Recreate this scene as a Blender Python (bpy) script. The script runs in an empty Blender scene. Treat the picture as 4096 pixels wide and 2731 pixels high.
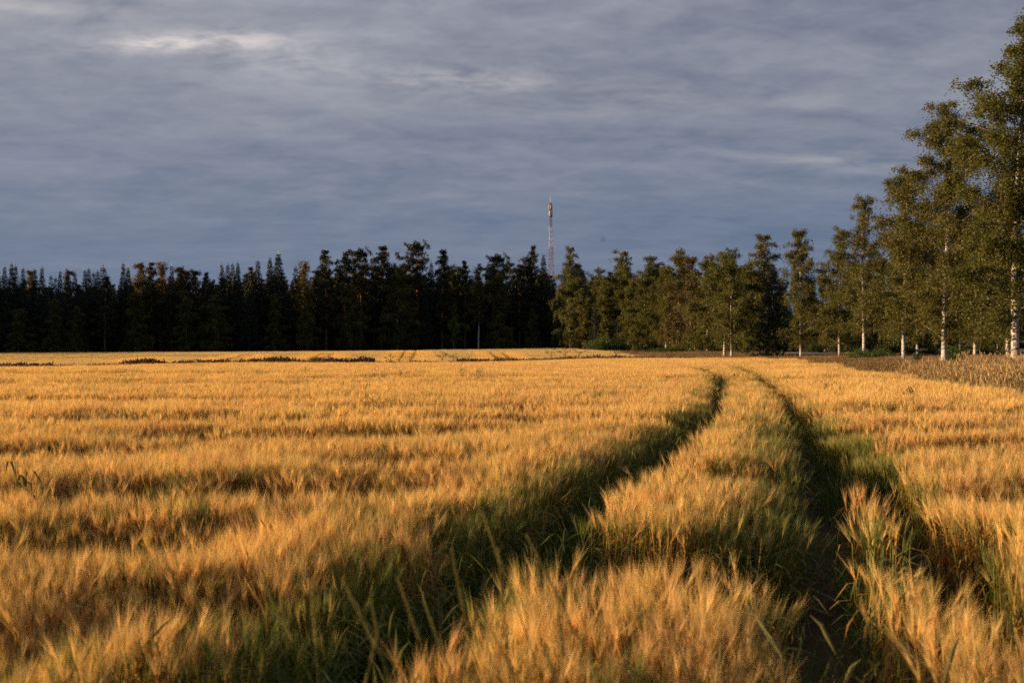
import bpy, math, random
import numpy as np

C = bpy.context.scene.collection
SC = bpy.context.scene
R = math.radians
PF, CX, HY = 3982.0, 2048.0, 1380.0      # focal length in photo pixels, optical axis, horizon row
CAMZ = 1.8

# ------------------------------------------------------------------ camera
cam_d = bpy.data.cameras.new('camera')
cam = bpy.data.objects.new('camera', cam_d); C.objects.link(cam)
cam.location = (0, 0, CAMZ)
cam.rotation_euler = (R(90) + math.atan2(HY - 1365.5, PF), 0, 0)
cam_d.lens, cam_d.sensor_width = 35.0, 36.0
cam_d.clip_start, cam_d.clip_end = 0.1, 6000
cam_d.dof.use_dof = True
cam_d.dof.focus_distance = 12.0
cam_d.dof.aperture_fstop = 2.6
SC.camera = cam

# ------------------------------------------------------------------ light
SUN_EL, SUN_AZ = R(9.6), R(-90.0)          # azimuth from +Y towards +X: the sun stands low on the left
sd = (math.sin(SUN_AZ) * math.cos(SUN_EL), math.cos(SUN_AZ) * math.cos(SUN_EL), math.sin(SUN_EL))
sun_d = bpy.data.lights.new('sun', 'SUN')
sun_d.energy, sun_d.angle, sun_d.color = 5.0, R(0.6), (1.0, 0.65, 0.36)
sun = bpy.data.objects.new('sun', sun_d); C.objects.link(sun)
from mathutils import Vector
sun.rotation_euler = Vector(sd).to_track_quat('Z', 'Y').to_euler()

SC.view_settings.view_transform = 'Standard'
SC.view_settings.look = 'None'
SC.view_settings.exposure = 1.2
SC.view_settings.gamma = 1.0
SC.cycles.max_bounces = 6
SC.cycles.transparent_max_bounces = 4
SC.cycles.use_adaptive_sampling = True
SC.cycles.adaptive_threshold = 0.015
SC.cycles.use_denoising = False

W = bpy.data.worlds.new('World'); SC.world = W; W.use_nodes = True
nt = W.node_tree; N = nt.nodes; L = nt.links
N.clear()

def nd(t, **kw):
    n = N.new(t)
    for k, v in kw.items():
        if k.startswith('i_'): n.inputs[int(k[2:])].default_value = v
        else: setattr(n, k, v)
    return n
def mth(op, a, b=None, clamp=False):
    n = N.new('ShaderNodeMath'); n.operation = op; n.use_clamp = clamp
    for i, v in enumerate((a, b)):
        if v is None: continue
        if isinstance(v, (int, float)): n.inputs[i].default_value = v
        else: L.new(v, n.inputs[i])
    return n.outputs[0]
def ramp(v, stops, interp='LINEAR'):
    n = N.new('ShaderNodeValToRGB'); n.color_ramp.interpolation = interp
    e = n.color_ramp.elements
    while len(e) > 1: e.remove(e[0])
    for i, (p, c) in enumerate(stops):
        q = e[0] if i == 0 else e.new(p)
        q.position = p; q.color = (*c, 1) if len(c) == 3 else c
    L.new(v, n.inputs[0]); return n.outputs[0]
def mixc(f, a, b, mode='MIX'):
    n = N.new('ShaderNodeMix'); n.data_type = 'RGBA'; n.blend_type = mode
    for s, v in ((0, f), (6, a), (7, b)):
        if isinstance(v, (int, float)): n.inputs[s].default_value = v
        elif isinstance(v, tuple): n.inputs[s].default_value = (*v, 1)
        else: L.new(v, n.inputs[s])
    return n.outputs[2]
def noise(vec, scale, detail=4, rough=.55, dist=0.0, typ='FBM'):
    n = N.new('ShaderNodeTexNoise'); n.inputs['Scale'].default_value = scale
    n.inputs['Detail'].default_value = detail; n.inputs['Roughness'].default_value = rough
    n.inputs['Distortion'].default_value = dist
    if vec is not None: L.new(vec, n.inputs['Vector'])
    return n.outputs[0]

tc = nd('ShaderNodeTexCoord')
sep = nd('ShaderNodeSeparateXYZ'); L.new(tc.outputs['Generated'], sep.inputs[0])
dz = mth('MAXIMUM', sep.outputs[2], 0.0)
den = mth('ADD', dz, 0.16)
u = mth('DIVIDE', sep.outputs[0], den); v = mth('DIVIDE', sep.outputs[1], den)
comb = nd('ShaderNodeCombineXYZ'); L.new(u, comb.inputs[0]); L.new(v, comb.inputs[1])
def mapping(vec, loc=(0, 0, 0), rot=0.0, sc=(1, 1, 1)):
    n = N.new('ShaderNodeMapping')
    n.inputs['Location'].default_value = loc; n.inputs['Rotation'].default_value = (0, 0, rot); n.inputs['Scale'].default_value = sc
    L.new(vec, n.inputs['Vector']); return n.outputs[0]
p0 = mapping(comb.outputs[0], (3.1, 1.7, 0), R(-12), (0.55, 1.0, 1))
p1 = mapping(comb.outputs[0], (1.3, 4.1, 0), R(-10), (0.62, 1.0, 1))
p2 = mapping(comb.outputs[0], (7.4, 2.2, 0), R(-16), (0.7, 1.0, 1))
n_big = noise(p0, 1.7, 3, .5, .2)
n_mid = noise(p1, 6.6, 4, .55, .35)
n_fin = noise(p2, 17, 5, .6, .3)
m = mth('ADD', mth('MULTIPLY', n_big, 0.44), mth('ADD', mth('MULTIPLY', n_mid, 0.36), mth('MULTIPLY', n_fin, 0.20)))
m = mth('SUBTRACT', m, mth('MULTIPLY', mth('ADD', sep.outputs[0], .05), .10))
elev = mth('MULTIPLY', dz, 3.0, True)                     # 0 at the horizon, 1 near 19 degrees
cl = mth('MULTIPLY', mth('SUBTRACT', m, 0.375), 3.7, True)  # cloud light
dark = ramp(elev, [(0, (0.098, 0.155, 0.262)), (.35, (0.118, 0.160, 0.250)), (.75, (0.160, 0.182, 0.250)), (1, (0.180, 0.196, 0.262))])
lite = ramp(elev, [(0, (0.128, 0.186, 0.292)), (.3, (0.185, 0.215, 0.300)), (.65, (0.282, 0.295, 0.352)), (1, (0.365, 0.372, 0.425))])
cloud = mixc(cl, dark, lite)
# thinner places where the low sun lights the cloud, high on the left
yy = mth('MAXIMUM', sep.outputs[1], 0.05)
ta = mth('DIVIDE', sep.outputs[0], yy); te = mth('DIVIDE', sep.outputs[2], yy)
def patch_light(px, py, wx, wz, tilt=0.0):
    a = mth('SUBTRACT', ta, (px - CX) / PF); e = mth('SUBTRACT', mth('ADD', te, mth('MULTIPLY', a, tilt)), (HY - py) / PF)
    q = mth('ADD', mth('POWER', mth('ABSOLUTE', mth('DIVIDE', a, wx)), 2.0), mth('POWER', mth('ABSOLUTE', mth('DIVIDE', e, wz)), 2.0))
    return mth('EXPONENT', mth('MULTIPLY', q, -1.0))
mot = mth('MULTIPLY', mth('SUBTRACT', mth('ADD', mth('MULTIPLY', n_mid, .45), mth('MULTIPLY', n_fin, .55)), 0.36), 4.5, True)
g1 = mth('MULTIPLY', mth('ADD', patch_light(760, 168, .085, .0095, -.02), mth('ADD', mth('MULTIPLY', patch_light(1150, 240, .07, .018), .20), mth('MULTIPLY', patch_light(1850, 320, .08, .012), .30))), mot)
g2 = mth('MULTIPLY', mth('ADD', patch_light(100, 0, .16, .035), mth('ADD', mth('MULTIPLY', patch_light(2600, 390, .22, .02), .35), mth('MULTIPLY', patch_light(3450, 655, .13, .010, .05), .7))), mth('MULTIPLY', mth('SUBTRACT', n_mid, 0.30), 2.6, True))
cloud = mixc(mth('MULTIPLY', g1, 0.95, True), cloud, (0.82, 0.74, 0.70))
cloud = mixc(mth('MULTIPLY', g2, 0.55, True), cloud, (0.60, 0.55, 0.53))
sky = nd('ShaderNodeTexSky', sky_type='NISHITA', sun_disc=False, sun_elevation=SUN_EL, sun_rotation=SUN_AZ, air_density=1.2, dust_density=1.0)
bg1 = nd('ShaderNodeBackground'); L.new(sky.outputs[0], bg1.inputs[0]); bg1.inputs[1].default_value = 0.05
bg2 = nd('ShaderNodeBackground'); L.new(cloud, bg2.inputs[0]); bg2.inputs[1].default_value = 0.475
mx = nd('ShaderNodeMixShader'); mx.inputs[0].default_value = 0.96          # an overcast deck with a little clear sky through it
L.new(bg1.outputs[0], mx.inputs[1]); L.new(bg2.outputs[0], mx.inputs[2])
wo = nd('ShaderNodeOutputWorld'); L.new(mx.outputs[0], wo.inputs[0])

# ------------------------------------------------------------------ helpers
rng = np.random.default_rng(7)

def tag(o, label=None, cat=None, group=None, kind=None):
    if label: o['label'] = label
    if cat: o['category'] = cat
    if group: o['group'] = group
    if kind: o['kind'] = kind
    return o

def mesh_np(name, V, Q=None, T=None, mats=(), qmat=None, tmat=None, col=None, smooth=False):
    """V (n,3), Q (m,4), T (k,3) -> mesh; col (n,3) goes to the point colour 'tint'."""
    me = bpy.data.meshes.new(name)
    V = np.asarray(V, np.float32)
    Q = np.zeros((0, 4), np.int32) if Q is None else np.asarray(Q, np.int32).reshape(-1, 4)
    T = np.zeros((0, 3), np.int32) if T is None else np.asarray(T, np.int32).reshape(-1, 3)
    me.vertices.add(len(V)); me.vertices.foreach_set('co', V.ravel())
    nl = Q.size + T.size
    me.loops.add(nl); me.loops.foreach_set('vertex_index', np.concatenate([Q.ravel(), T.ravel()]))
    st = np.concatenate([np.arange(len(Q)) * 4, Q.size + np.arange(len(T)) * 3]).astype(np.int32)
    me.polygons.add(len(st)); me.polygons.foreach_set('loop_start', st)
    mi = np.zeros(len(st), np.int32)
    if qmat is not None: mi[:len(Q)] = qmat
    if tmat is not None: mi[len(Q):] = tmat
    for mm in mats: me.materials.append(mm)
    me.polygons.foreach_set('material_index', mi)
    if smooth: me.polygons.foreach_set('use_smooth', np.ones(len(st), bool))
    if col is not None:
        a = me.attributes.new('tint', 'FLOAT_COLOR', 'POINT')
        a.data.foreach_set('color', np.hstack([np.asarray(col, np.float32), np.ones((len(V), 1), np.float32)]).ravel())
    me.update(calc_edges=True); me.validate()
    return me

def link(name, me, parent=None):
    o = bpy.data.objects.new(name, me); C.objects.link(o)
    if parent: o.parent = parent
    return o

class MB:
    """collects tubes, ribbons, boxes and loose quads into one mesh"""
    def __init__(s): s.V = []; s.Q = []; s.T = []; s.qm = []; s.tm = []; s.n = 0; s.C = []
    def raw(s, V, Q=None, T=None, m=0, col=None):
        V = np.asarray(V, float).reshape(-1, 3)
        s.V.append(V)
        s.C.append(np.tile(col if col is not None else (1, 1, 1), (len(V), 1)) if col is None or np.ndim(col) == 1 else col)
        if Q is not None and len(Q): Q = np.asarray(Q); s.Q.append(Q + s.n); s.qm.append(np.full(len(Q), m))
        if T is not None and len(T): T = np.asarray(T); s.T.append(T + s.n); s.tm.append(np.full(len(T), m))
        s.n += len(V)
    def tube(s, P, r, k=6, m=0, cap=False, col=None):
        P = np.asarray(P, float); n = len(P); r = np.broadcast_to(np.asarray(r, float), (n,))
        D = np.gradient(P, axis=0); D /= np.linalg.norm(D, axis=1, keepdims=True) + 1e-9
        ref = np.array([1.0, 0, 0]) if abs(D[:, 2]).mean() > .7 else np.array([0, 0, 1.0])
        A = np.cross(D, ref); A /= np.linalg.norm(A, axis=1, keepdims=True) + 1e-9
        B = np.cross(D, A)
        t = np.arange(k) / k * 2 * np.pi
        V = P[:, None] + r[:, None, None] * (np.cos(t)[None, :, None] * A[:, None] + np.sin(t)[None, :, None] * B[:, None])
        i = np.arange(n - 1)[:, None] * k; j = np.arange(k)[None]; j2 = (j + 1) % k
        Q = np.stack([i + j, i + j2, i + k + j2, i + k + j], -1).reshape(-1, 4)
        T = None
        Vv = V.reshape(-1, 3)
        if cap:
            Vv = np.vstack([Vv, P[-1], P[0]]); a = (n - 1) * k
            T = [(a + x, a + (x + 1) % k, n * k) for x in range(k)] + [((x + 1) % k, x, n * k + 1) for x in range(k)]
        s.raw(Vv, Q, T, m, col)
    def box(s, c, d, m=0, rz=0.0, col=None):
        c = np.asarray(c, float); d = np.asarray(d, float) / 2
        V = np.array([(x, y, z) for z in (-1, 1) for y in (-1, 1) for x in (-1, 1)], float) * d
        if rz: V = V @ np.array([[math.cos(rz), math.sin(rz), 0], [-math.sin(rz), math.cos(rz), 0], [0, 0, 1]])
        s.raw(V + c, [(0, 2, 3, 1), (4, 5, 7, 6), (0, 1, 5, 4), (2, 6, 7, 3), (0, 4, 6, 2), (1, 3, 7, 5)], None, m, col)
    def ribbon(s, P, w, side, m=0, col=None):
        """flat strip along P, half width w (per point), in direction side"""
        P = np.asarray(P, float); n = len(P); w = np.broadcast_to(np.asarray(w, float), (n,))
        side = np.broadcast_to(np.asarray(side, float), (n, 3))
        V = np.empty((2 * n, 3)); V[0::2] = P - side * w[:, None]; V[1::2] = P + side * w[:, None]
        i = np.arange(n - 1) * 2
        c2 = None if col is None else (col if np.ndim(col) == 1 else np.repeat(col, 2, 0))
        s.raw(V, np.stack([i, i + 1, i + 3, i + 2], -1), None, m, c2)
    def rhombs(s, P, U, Vd, m=0, col=None):
        """one rhombus leaf per row: centre P, long half axis U, short half axis Vd"""
        n = len(P)
        V = np.stack([P - U, P + Vd * 1.0 - U * .1, P + U, P - Vd * 1.0 - U * .1], 1).reshape(-1, 3)
        s.raw(V, np.arange(4 * n).reshape(n, 4), None, m, None if col is None else np.repeat(col, 4, 0))
    def mesh(s, name, mats, tint=False, smooth=False):
        cat = lambda a, w: np.concatenate(a) if a else np.zeros((0, w), int)
        return mesh_np(name, np.concatenate(s.V), cat(s.Q, 4), cat(s.T, 3), mats,
                       np.concatenate(s.qm) if s.qm else None, np.concatenate(s.tm) if s.tm else None,
                       np.concatenate(s.C) if tint else None, smooth)

def unit(a): return a / (np.linalg.norm(a, axis=-1, keepdims=True) + 1e-9)

def mat(name):
    global nt, N, L
    m_ = bpy.data.materials.new(name); m_.use_nodes = True
    nt = m_.node_tree; N = nt.nodes; L = nt.links; N.clear()
    return m_
def finish(m_, shader):
    o = N.new('ShaderNodeOutputMaterial'); L.new(shader, o.inputs[0]); return m_
def principled(col, rough=.7, spec=.3, normal=None, metal=0.0):
    p = N.new('ShaderNodeBsdfPrincipled')
    if isinstance(col, tuple): p.inputs['Base Color'].default_value = (*col, 1)
    else: L.new(col, p.inputs['Base Color'])
    p.inputs['Roughness'].default_value = rough; p.inputs['Specular IOR Level'].default_value = spec; p.inputs['Metallic'].default_value = metal
    if normal is not None: L.new(normal, p.inputs['Normal'])
    return p.outputs[0]
def leafy(col, trans=.35, rough=.6, spec=.25, tmul=(1, 1, 1)):
    """thin plant tissue: a reflecting face and some light let through"""
    a = principled(col, rough, spec)
    t = N.new('ShaderNodeBsdfTranslucent'); L.new(mixc(1.0, col, tmul, 'MULTIPLY'), t.inputs[0])
    x = N.new('ShaderNodeMixShader'); x.inputs[0].default_value = trans
    L.new(a, x.inputs[1]); L.new(t.outputs[0], x.inputs[2]); return x.outputs[0]
def vcoord(kind='Object'): return N.new('ShaderNodeTexCoord').outputs[kind]
def geo_pos(): return N.new('ShaderNodeNewGeometry').outputs['Position']
def rnd_obj(): return N.new('ShaderNodeObjectInfo').outputs['Random']
def rnd_island(): return N.new('ShaderNodeNewGeometry').outputs['Random Per Island']
def bump(h, strength=.5, dist=.05):
    b = N.new('ShaderNodeBump'); b.inputs['Strength'].default_value = strength; b.inputs['Distance'].default_value = dist
    L.new(h, b.inputs['Height']); return b.outputs[0]
def hsv(col, h=None, s_=None, v_=None):
    n = N.new('ShaderNodeHueSaturation'); L.new(col, n.inputs['Color'])
    for k, x in (('Hue', h), ('Saturation', s_), ('Value', v_)):
        if x is None: continue
        if isinstance(x, (int, float)): n.inputs[k].default_value = x
        else: L.new(x, n.inputs[k])
    return n.outputs[0]
def rng_map(v, a, b): return mth('ADD', mth('MULTIPLY', v, b - a), a)

# ---- materials
def m_tinted(name, trans=.35, spec=.2, dv=(.8, 1.2), dh=.012, tmul=(1, .9, .6)):
    m_ = mat(name)
    at = N.new('ShaderNodeAttribute'); at.attribute_name = 'tint'
    r = rnd_obj(); ri = rnd_island()
    c = hsv(at.outputs['Color'], rng_map(r, .5 - dh, .5 + dh), None, mth('MULTIPLY', rng_map(ri, *dv), rng_map(r, .88, 1.1)))
    return finish(m_, leafy(c, trans, .55, spec, tmul))
M_BARLEY = m_tinted('barley_straw', .42, .2, (.92, 1.08))
M_GRASS = m_tinted('meadow_grass', .35, .15)
M_WEED = m_tinted('weed_leaf', .3, .15)

def m_leaf(name, base, trans=.42, spread=.25, tmul=(1.3, 1.2, .5)):
    m_ = mat(name)
    n = noise(geo_pos(), .55, 2, .5)
    v_ = mth('MULTIPLY', rng_map(n, .55, 1.45), rng_map(rnd_island(), 1 - spread, 1 + spread))
    rgb = N.new('ShaderNodeRGB'); rgb.outputs[0].default_value = (*base, 1)
    c = hsv(rgb.outputs[0], rng_map(rnd_obj(), .485, .51), None, v_)
    return finish(m_, leafy(c, trans, .5, .3, tmul))
M_BIRCH = m_leaf('birch_leaf', (.078, .084, .0165))
M_BIRCH_O = m_leaf('birch_leaf_yellowing', (.078, .062, .023))
M_UNDER = m_leaf('undergrowth_leaf', (.030, .045, .012))
M_DITCH = m_leaf('ditch_shrub_leaf', (.062, .062, .022))
M_SUNLIT_LIME = m_leaf('sunlit_lime_leaf', (.14, .20, .02))  # sunlight on one crown, put into a brighter leaf colour
M_WILLOW = m_leaf('willow_leaf', (.045, .080, .016))
M_SPRUCE = m_leaf('spruce_needles', (.018, .029, .013), .08, .4, (1, 1, .6))
M_PINE = m_leaf('pine_needles', (.026, .036, .016), .1, .4, (1, 1, .6))

m_ = mat('birch_bark')
oc = vcoord('Object')
b1 = noise(mapping(oc, (0, 0, 0), 0, (2.2, 2.2, 9)), 1.6, 3, .6, .4)
b2 = noise(mapping(oc, (5, 2, 0), 0, (1.5, 1.5, 22)), 1.5, 4, .65)
spz = nd('ShaderNodeSeparateXYZ'); L.new(oc, spz.inputs[0])
foot = ramp(mth('DIVIDE', spz.outputs[2], 16.0), [(0, (.13,) * 3), (.03, (.06,) * 3), (.1, (0, 0, 0)), (1, (.03,) * 3)])
k = ramp(mth('ADD', b1, foot), [(.575, (0, 0, 0)), (.62, (1, 1, 1))])
k2 = ramp(b2, [(.6, (0, 0, 0)), (.66, (.75,) * 3)])
fine = noise(mapping(oc, (0, 0, 0), 0, (3, 3, 14)), 6, 3, .6)
wcol = mixc(fine, (.30, .27, .245), (.56, .53, .50))
bc = mixc(mth('MAXIMUM', k, k2), wcol, (.035, .030, .027))
M_BBARK = finish(m_, principled(bc, .65, .25, bump(b1, .25, .02)))
m_ = mat('birch_twig'); M_TWIG = finish(m_, principled((.11, .075, .055), .75, .2))
m_ = mat('birch_limb')
oc = vcoord('Object'); q = ramp(noise(mapping(oc, sc=(2, 2, 4)), 2, 3), [(.4, (.24, .19, .155)), (.62, (.10, .07, .055))])
M_LIMB = finish(m_, principled(q, .7, .2))
m_ = mat('pine_bark')
oc = vcoord('Object'); q = noise(mapping(oc, sc=(3, 3, 1)), 3, 4)
spz = nd('ShaderNodeSeparateXYZ'); L.new(oc, spz.inputs[0])
q2 = mixc(q, (.05, .036, .03), (.15, .10, .075)); q3 = mixc(q, (.22, .09, .04), (.36, .17, .075))
M_PBARK = finish(m_, principled(mixc(ramp(mth('DIVIDE', spz.outputs[2], 20.0), [(.2, (0, 0, 0)), (.4, (1, 1, 1))]), q2, q3), .85, .1))
m_ = mat('spruce_bark'); q = noise(mapping(vcoord('Object'), sc=(4, 4, 1)), 3, 4)
M_SBARK = finish(m_, principled(mixc(q, (.045, .034, .028), (.12, .09, .07)), .9, .1))

m_ = mat('field_soil')
gp = geo_pos(); q = noise(gp, 1.2, 6, .65); q2 = noise(gp, 14, 4, .6)
M_SOIL = finish(m_, principled(mixc(q, mixc(q2, (.022, .015, .010), (.06, .04, .026)), mixc(q2, (.04, .032, .016), (.075, .055, .026))), .95, .05, bump(q2, .9, .06)))
m_ = mat('asphalt')
gp = geo_pos(); q = noise(gp, .5, 4, .6); q2 = noise(gp, 60, 2, .6)
M_ASPH = finish(m_, principled(mixc(q, mixc(q2, (.07, .07, .075), (.12, .12, .125)), (.14, .135, .13)), .8, .3, bump(q2, .3, .01)))
m_ = mat('clover_field')
gp = geo_pos(); q = noise(gp, .35, 5, .65); q2 = noise(gp, 6, 4, .7)
M_GREEN = finish(m_, principled(mixc(q, mixc(q2, (.018, .04, .012), (.05, .09, .02)), (.035, .075, .016)), .9, .05, bump(q2, 1, .3)))
m_ = mat('stubble_field')
gp = geo_pos(); q = noise(gp, 2, 5, .65)
M_STUB = finish(m_, principled(mixc(q, (.18, .13, .06), (.30, .22, .10)), .9, .05, bump(q, 1, .3)))
def m_plain(name, c, rough=.5, spec=.4, amp=.15, metal=0.0):
    m_ = mat(name); q = noise(vcoord('Object'), 3.0, 4, .6)
    return finish(m_, principled(mixc(q, tuple(x * (1 - amp) for x in c), tuple(min(1, x * (1 + amp)) for x in c)), rough, spec, None, metal))
M_RED = m_plain('red_mast_paint', (.14, .06, .066), .6)
M_WHITE = m_plain('white_mast_paint', (.30, .32, .36), .5)
M_GALV = m_plain('galvanised_steel', (.30, .32, .35), .45, .4, .2, .4)
M_PANEL = m_plain('antenna_radome', (.45, .42, .34), .5)
M_DARKEQ = m_plain('dark_equipment', (.06, .055, .055), .5)
M_CONC = m_plain('concrete', (.33, .32, .30), .9, .1)

# ------------------------------------------------------------------ terrain shape
CP = np.array([
    (-25, 8, 0), (0, 4, 0), (9, 6, 0), (-10, 25, 0), (4, 25, 0), (-20, 38, 0), (5, 42, 0), (12, 40, 0), (-45, 20, 0), (0, -10, 0), (-30, -20, 0), (20, -10, .2),
    (-31, 60, -.3), (-6, 76, -.34), (19, 91, -.32), (-60, 45, -.3), (18, 72, -.25), (16, 52, -.08), (-15, 55, -.12), (6, 62, -.12),
    (10.4, 20.3, .02), (12.2, 27, .05), (14, 36, .05), (15, 22, .35), (19, 33, .45),
    (21.2, 42, .77), (24.3, 56, .70), (29.5, 75, .54), (35, 100, .45), (35, 107, .2), (32, 111, .1), (26, 118, .2), (27, 150, .6), (26, 190, .65), (17, 110, -.05),
    (28, 40, .8), (33.5, 68, .72), (38, 95, .55), (41, 120, .5), (38, 150, .6), (30, 190, .7), (45, 70, .7), (60, 110, .6), (70, 180, .4), (110, 220, .3), (200, 300, 0),
    (-90, 24, -.3), (-45, 90, -.38), (0, 105, -.3), (-97, 190, -.43), (-60, 200, -.4), (-30, 210, -.15), (0, 222, .08), (14, 232, .13), (13, 120, -.1), (14, 150, .1), (14, 175, .2),
    (-150, 150, -.3), (-300, 200, 0), (0, 320, .2), (-200, 400, .2), (200, 500, .2), (120, 40, .6), (-150, 0, 0), (100, -60, .2)], float)
def ground_z(x, y):
    x = np.atleast_1d(np.asarray(x, float)); y = np.atleast_1d(np.asarray(y, float))
    out = np.empty(x.shape)
    for a in range(0, x.size, 200000):
        xs = x.ravel()[a:a + 200000]; ys = y.ravel()[a:a + 200000]
        num = 0; den_ = 0
        for cx_, cy_, cz_ in CP:
            s2 = 9.0 + 0.004 * (cx_ * cx_ + cy_ * cy_)
            w = 1.0 / ((xs - cx_) ** 2 + (ys - cy_) ** 2 + s2) ** 1.7
            num = num + w * cz_; den_ = den_ + w
        out.ravel()[a:a + 200000] = num / den_
    return out
gz = lambda x, y: float(ground_z(x, y)[0])

def axis_vals(lim, near, step):
    v_ = list(np.arange(0, near, step)); s_ = step
    while v_[-1] < lim: s_ *= 1.13; v_.append(v_[-1] + s_)
    return np.array(v_)
xs = axis_vals(3500, 40, 1.0); xs = np.concatenate([-xs[:0:-1], xs])
ys = np.concatenate([-axis_vals(300, 10, 2.0)[:0:-1], axis_vals(4500, 110, 1.0)])
GX, GY = np.meshgrid(xs, ys)
GZ = ground_z(GX.ravel(), GY.ravel()).reshape(GX.shape)
a_ = np.arange(len(ys) - 1)[:, None] * len(xs) + np.arange(len(xs) - 1)[None]
Q_ = np.stack([a_, a_ + 1, a_ + len(xs) + 1, a_ + len(xs)], -1).reshape(-1, 4)
g = link('ground', mesh_np('ground', np.stack([GX, GY, GZ], -1).reshape(-1, 3), Q_, None, [M_SOIL], smooth=True))
tag(g, 'brown soil under the barley, the verge and the forest', 'ground', kind='structure')

def strip_mesh(path, width, lift, name, m_, crown=.0):
    P = np.array(path, float)
    t = np.linspace(0, len(P) - 1, 90)
    # smooth path
    X = np.interp(t, np.arange(len(P)), P[:, 0]); Y = np.interp(t, np.arange(len(P)), P[:, 1])
    kk = np.ones(9) / 9
    Xs = np.convolve(np.pad(X, 4, 'edge'), kk, 'valid'); Ys = np.convolve(np.pad(Y, 4, 'edge'), kk, 'valid')
    D = unit(np.stack([np.gradient(Xs), np.gradient(Ys)], -1)); S_ = np.stack([D[:, 1], -D[:, 0]], -1)
    offs = np.linspace(-.5, .5, 7) * width
    XX = Xs[:, None] + S_[:, :1] * offs; YY = Ys[:, None] + S_[:, 1:] * offs
    ZZ = ground_z(XX.ravel(), YY.ravel()).reshape(XX.shape) + lift
    ZZ[:, 0] -= .35; ZZ[:, -1] -= .35
    n = 7; a = np.arange(len(t) - 1)[:, None] * n + np.arange(n - 1)[None]
    Q = np.stack([a, a + 1, a + n + 1, a + n], -1).reshape(-1, 4)
    return link(name, mesh_np(name, np.stack([XX, YY, ZZ], -1).reshape(-1, 3), Q, None, [m_], smooth=True)), np.stack([Xs, Ys], -1)
ROADP = [(24, 8), (28.5, 40), (34, 68), (39.5, 95), (42.5, 120), (40, 150), (33, 185), (22, 225), (10, 280)]
road, ROADC = strip_mesh(ROADP, 6.2, .30, 'road', M_ASPH)
tag(road, 'grey asphalt country road glimpsed between the birch trunks', 'road', kind='structure')

def patch(name, m_, x0, x1, y0, y1, lift, label, n=24):
    X, Y = np.meshgrid(np.linspace(x0, x1, n), np.linspace(y0, y1, n))
    Z = ground_z(X.ravel(), Y.ravel()).reshape(X.shape) + lift
    Z[0] -= .5; Z[-1] -= .5; Z[:, 0] -= .5; Z[:, -1] -= .5
    a = np.arange(n - 1)[:, None] * n + np.arange(n - 1)[None]
    o = link(name, mesh_np(name, np.stack([X, Y, Z], -1).reshape(-1, 3), np.stack([a, a + 1, a + n + 1, a + n], -1).reshape(-1, 4), None, [m_], smooth=True))
    return tag(o, label, 'field', kind='structure')
patch('green_field', M_GREEN, 50, 150, 90, 158, .45, 'low green crop field across the road behind the birches')
patch('stubble_field', M_STUB, 55, 190, 160, 215, .75, 'pale straw field beyond the green crop, seen between trunks')

# ------------------------------------------------------------------ scattering on one object
def scatter(name, P, rot, scl, idx, protos, label, cat):
    """one object: points with rotation, scale and pick, geometry nodes put a plant clump on each"""
    n = len(P)
    me = bpy.data.meshes.new(name); me.vertices.add(n); me.vertices.foreach_set('co', np.asarray(P, np.float32).ravel())
    for nm, arr in (('rot', rot), ('scl', scl)):
        a = me.attributes.new(nm, 'FLOAT_VECTOR', 'POINT'); a.data.foreach_set('vector', np.asarray(arr, np.float32).ravel())
    a = me.attributes.new('pick', 'INT', 'POINT'); a.data.foreach_set('value', np.asarray(idx, np.int32))
    me.update()
    o = link(name, me); tag(o, label, cat, kind='stuff')
    ng = bpy.data.node_groups.new(name + '_scatter', 'GeometryNodeTree')
    ng.interface.new_socket('Geometry', in_out='INPUT', socket_type='NodeSocketGeometry')
    ng.interface.new_socket('Geometry', in_out='OUTPUT', socket_type='NodeSocketGeometry')
    n_ = ng.nodes; l_ = ng.links
    gi = n_.new('NodeGroupInput'); go = n_.new('NodeGroupOutput')
    def attr(nm, dt):
        q = n_.new('GeometryNodeInputNamedAttribute'); q.data_type = dt; q.inputs[0].default_value = nm
        return q.outputs[0]
    pr = attr('pick', 'INT'); rr = attr('rot', 'FLOAT_VECTOR'); ss = attr('scl', 'FLOAT_VECTOR')
    e2r = n_.new('FunctionNodeEulerToRotation'); l_.new(rr, e2r.inputs[0])
    jn = n_.new('GeometryNodeJoinGeometry')
    for kx, pm in enumerate(protos):
        po = bpy.data.objects.new(pm.name, pm)          # only a carrier of the clump's mesh, never linked to the scene
        oi = n_.new('GeometryNodeObjectInfo'); oi.inputs[0].default_value = po; oi.inputs[1].default_value = False
        cm = n_.new('FunctionNodeCompare'); cm.data_type = 'INT'; cm.operation = 'EQUAL'
        l_.new(pr, cm.inputs[2]); cm.inputs[3].default_value = kx
        ip = n_.new('GeometryNodeInstanceOnPoints')
        l_.new(gi.outputs[0], ip.inputs['Points']); l_.new(cm.outputs[0], ip.inputs['Selection'])
        l_.new(oi.outputs['Geometry'], ip.inputs['Instance']); l_.new(e2r.outputs[0], ip.inputs['Rotation']); l_.new(ss, ip.inputs['Scale'])
        l_.new(ip.outputs[0], jn.inputs[0])
    l_.new(jn.outputs[0], go.inputs[0])
    md = o.modifiers.new('scatter', 'NODES'); md.node_group = ng
    return o

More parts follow.
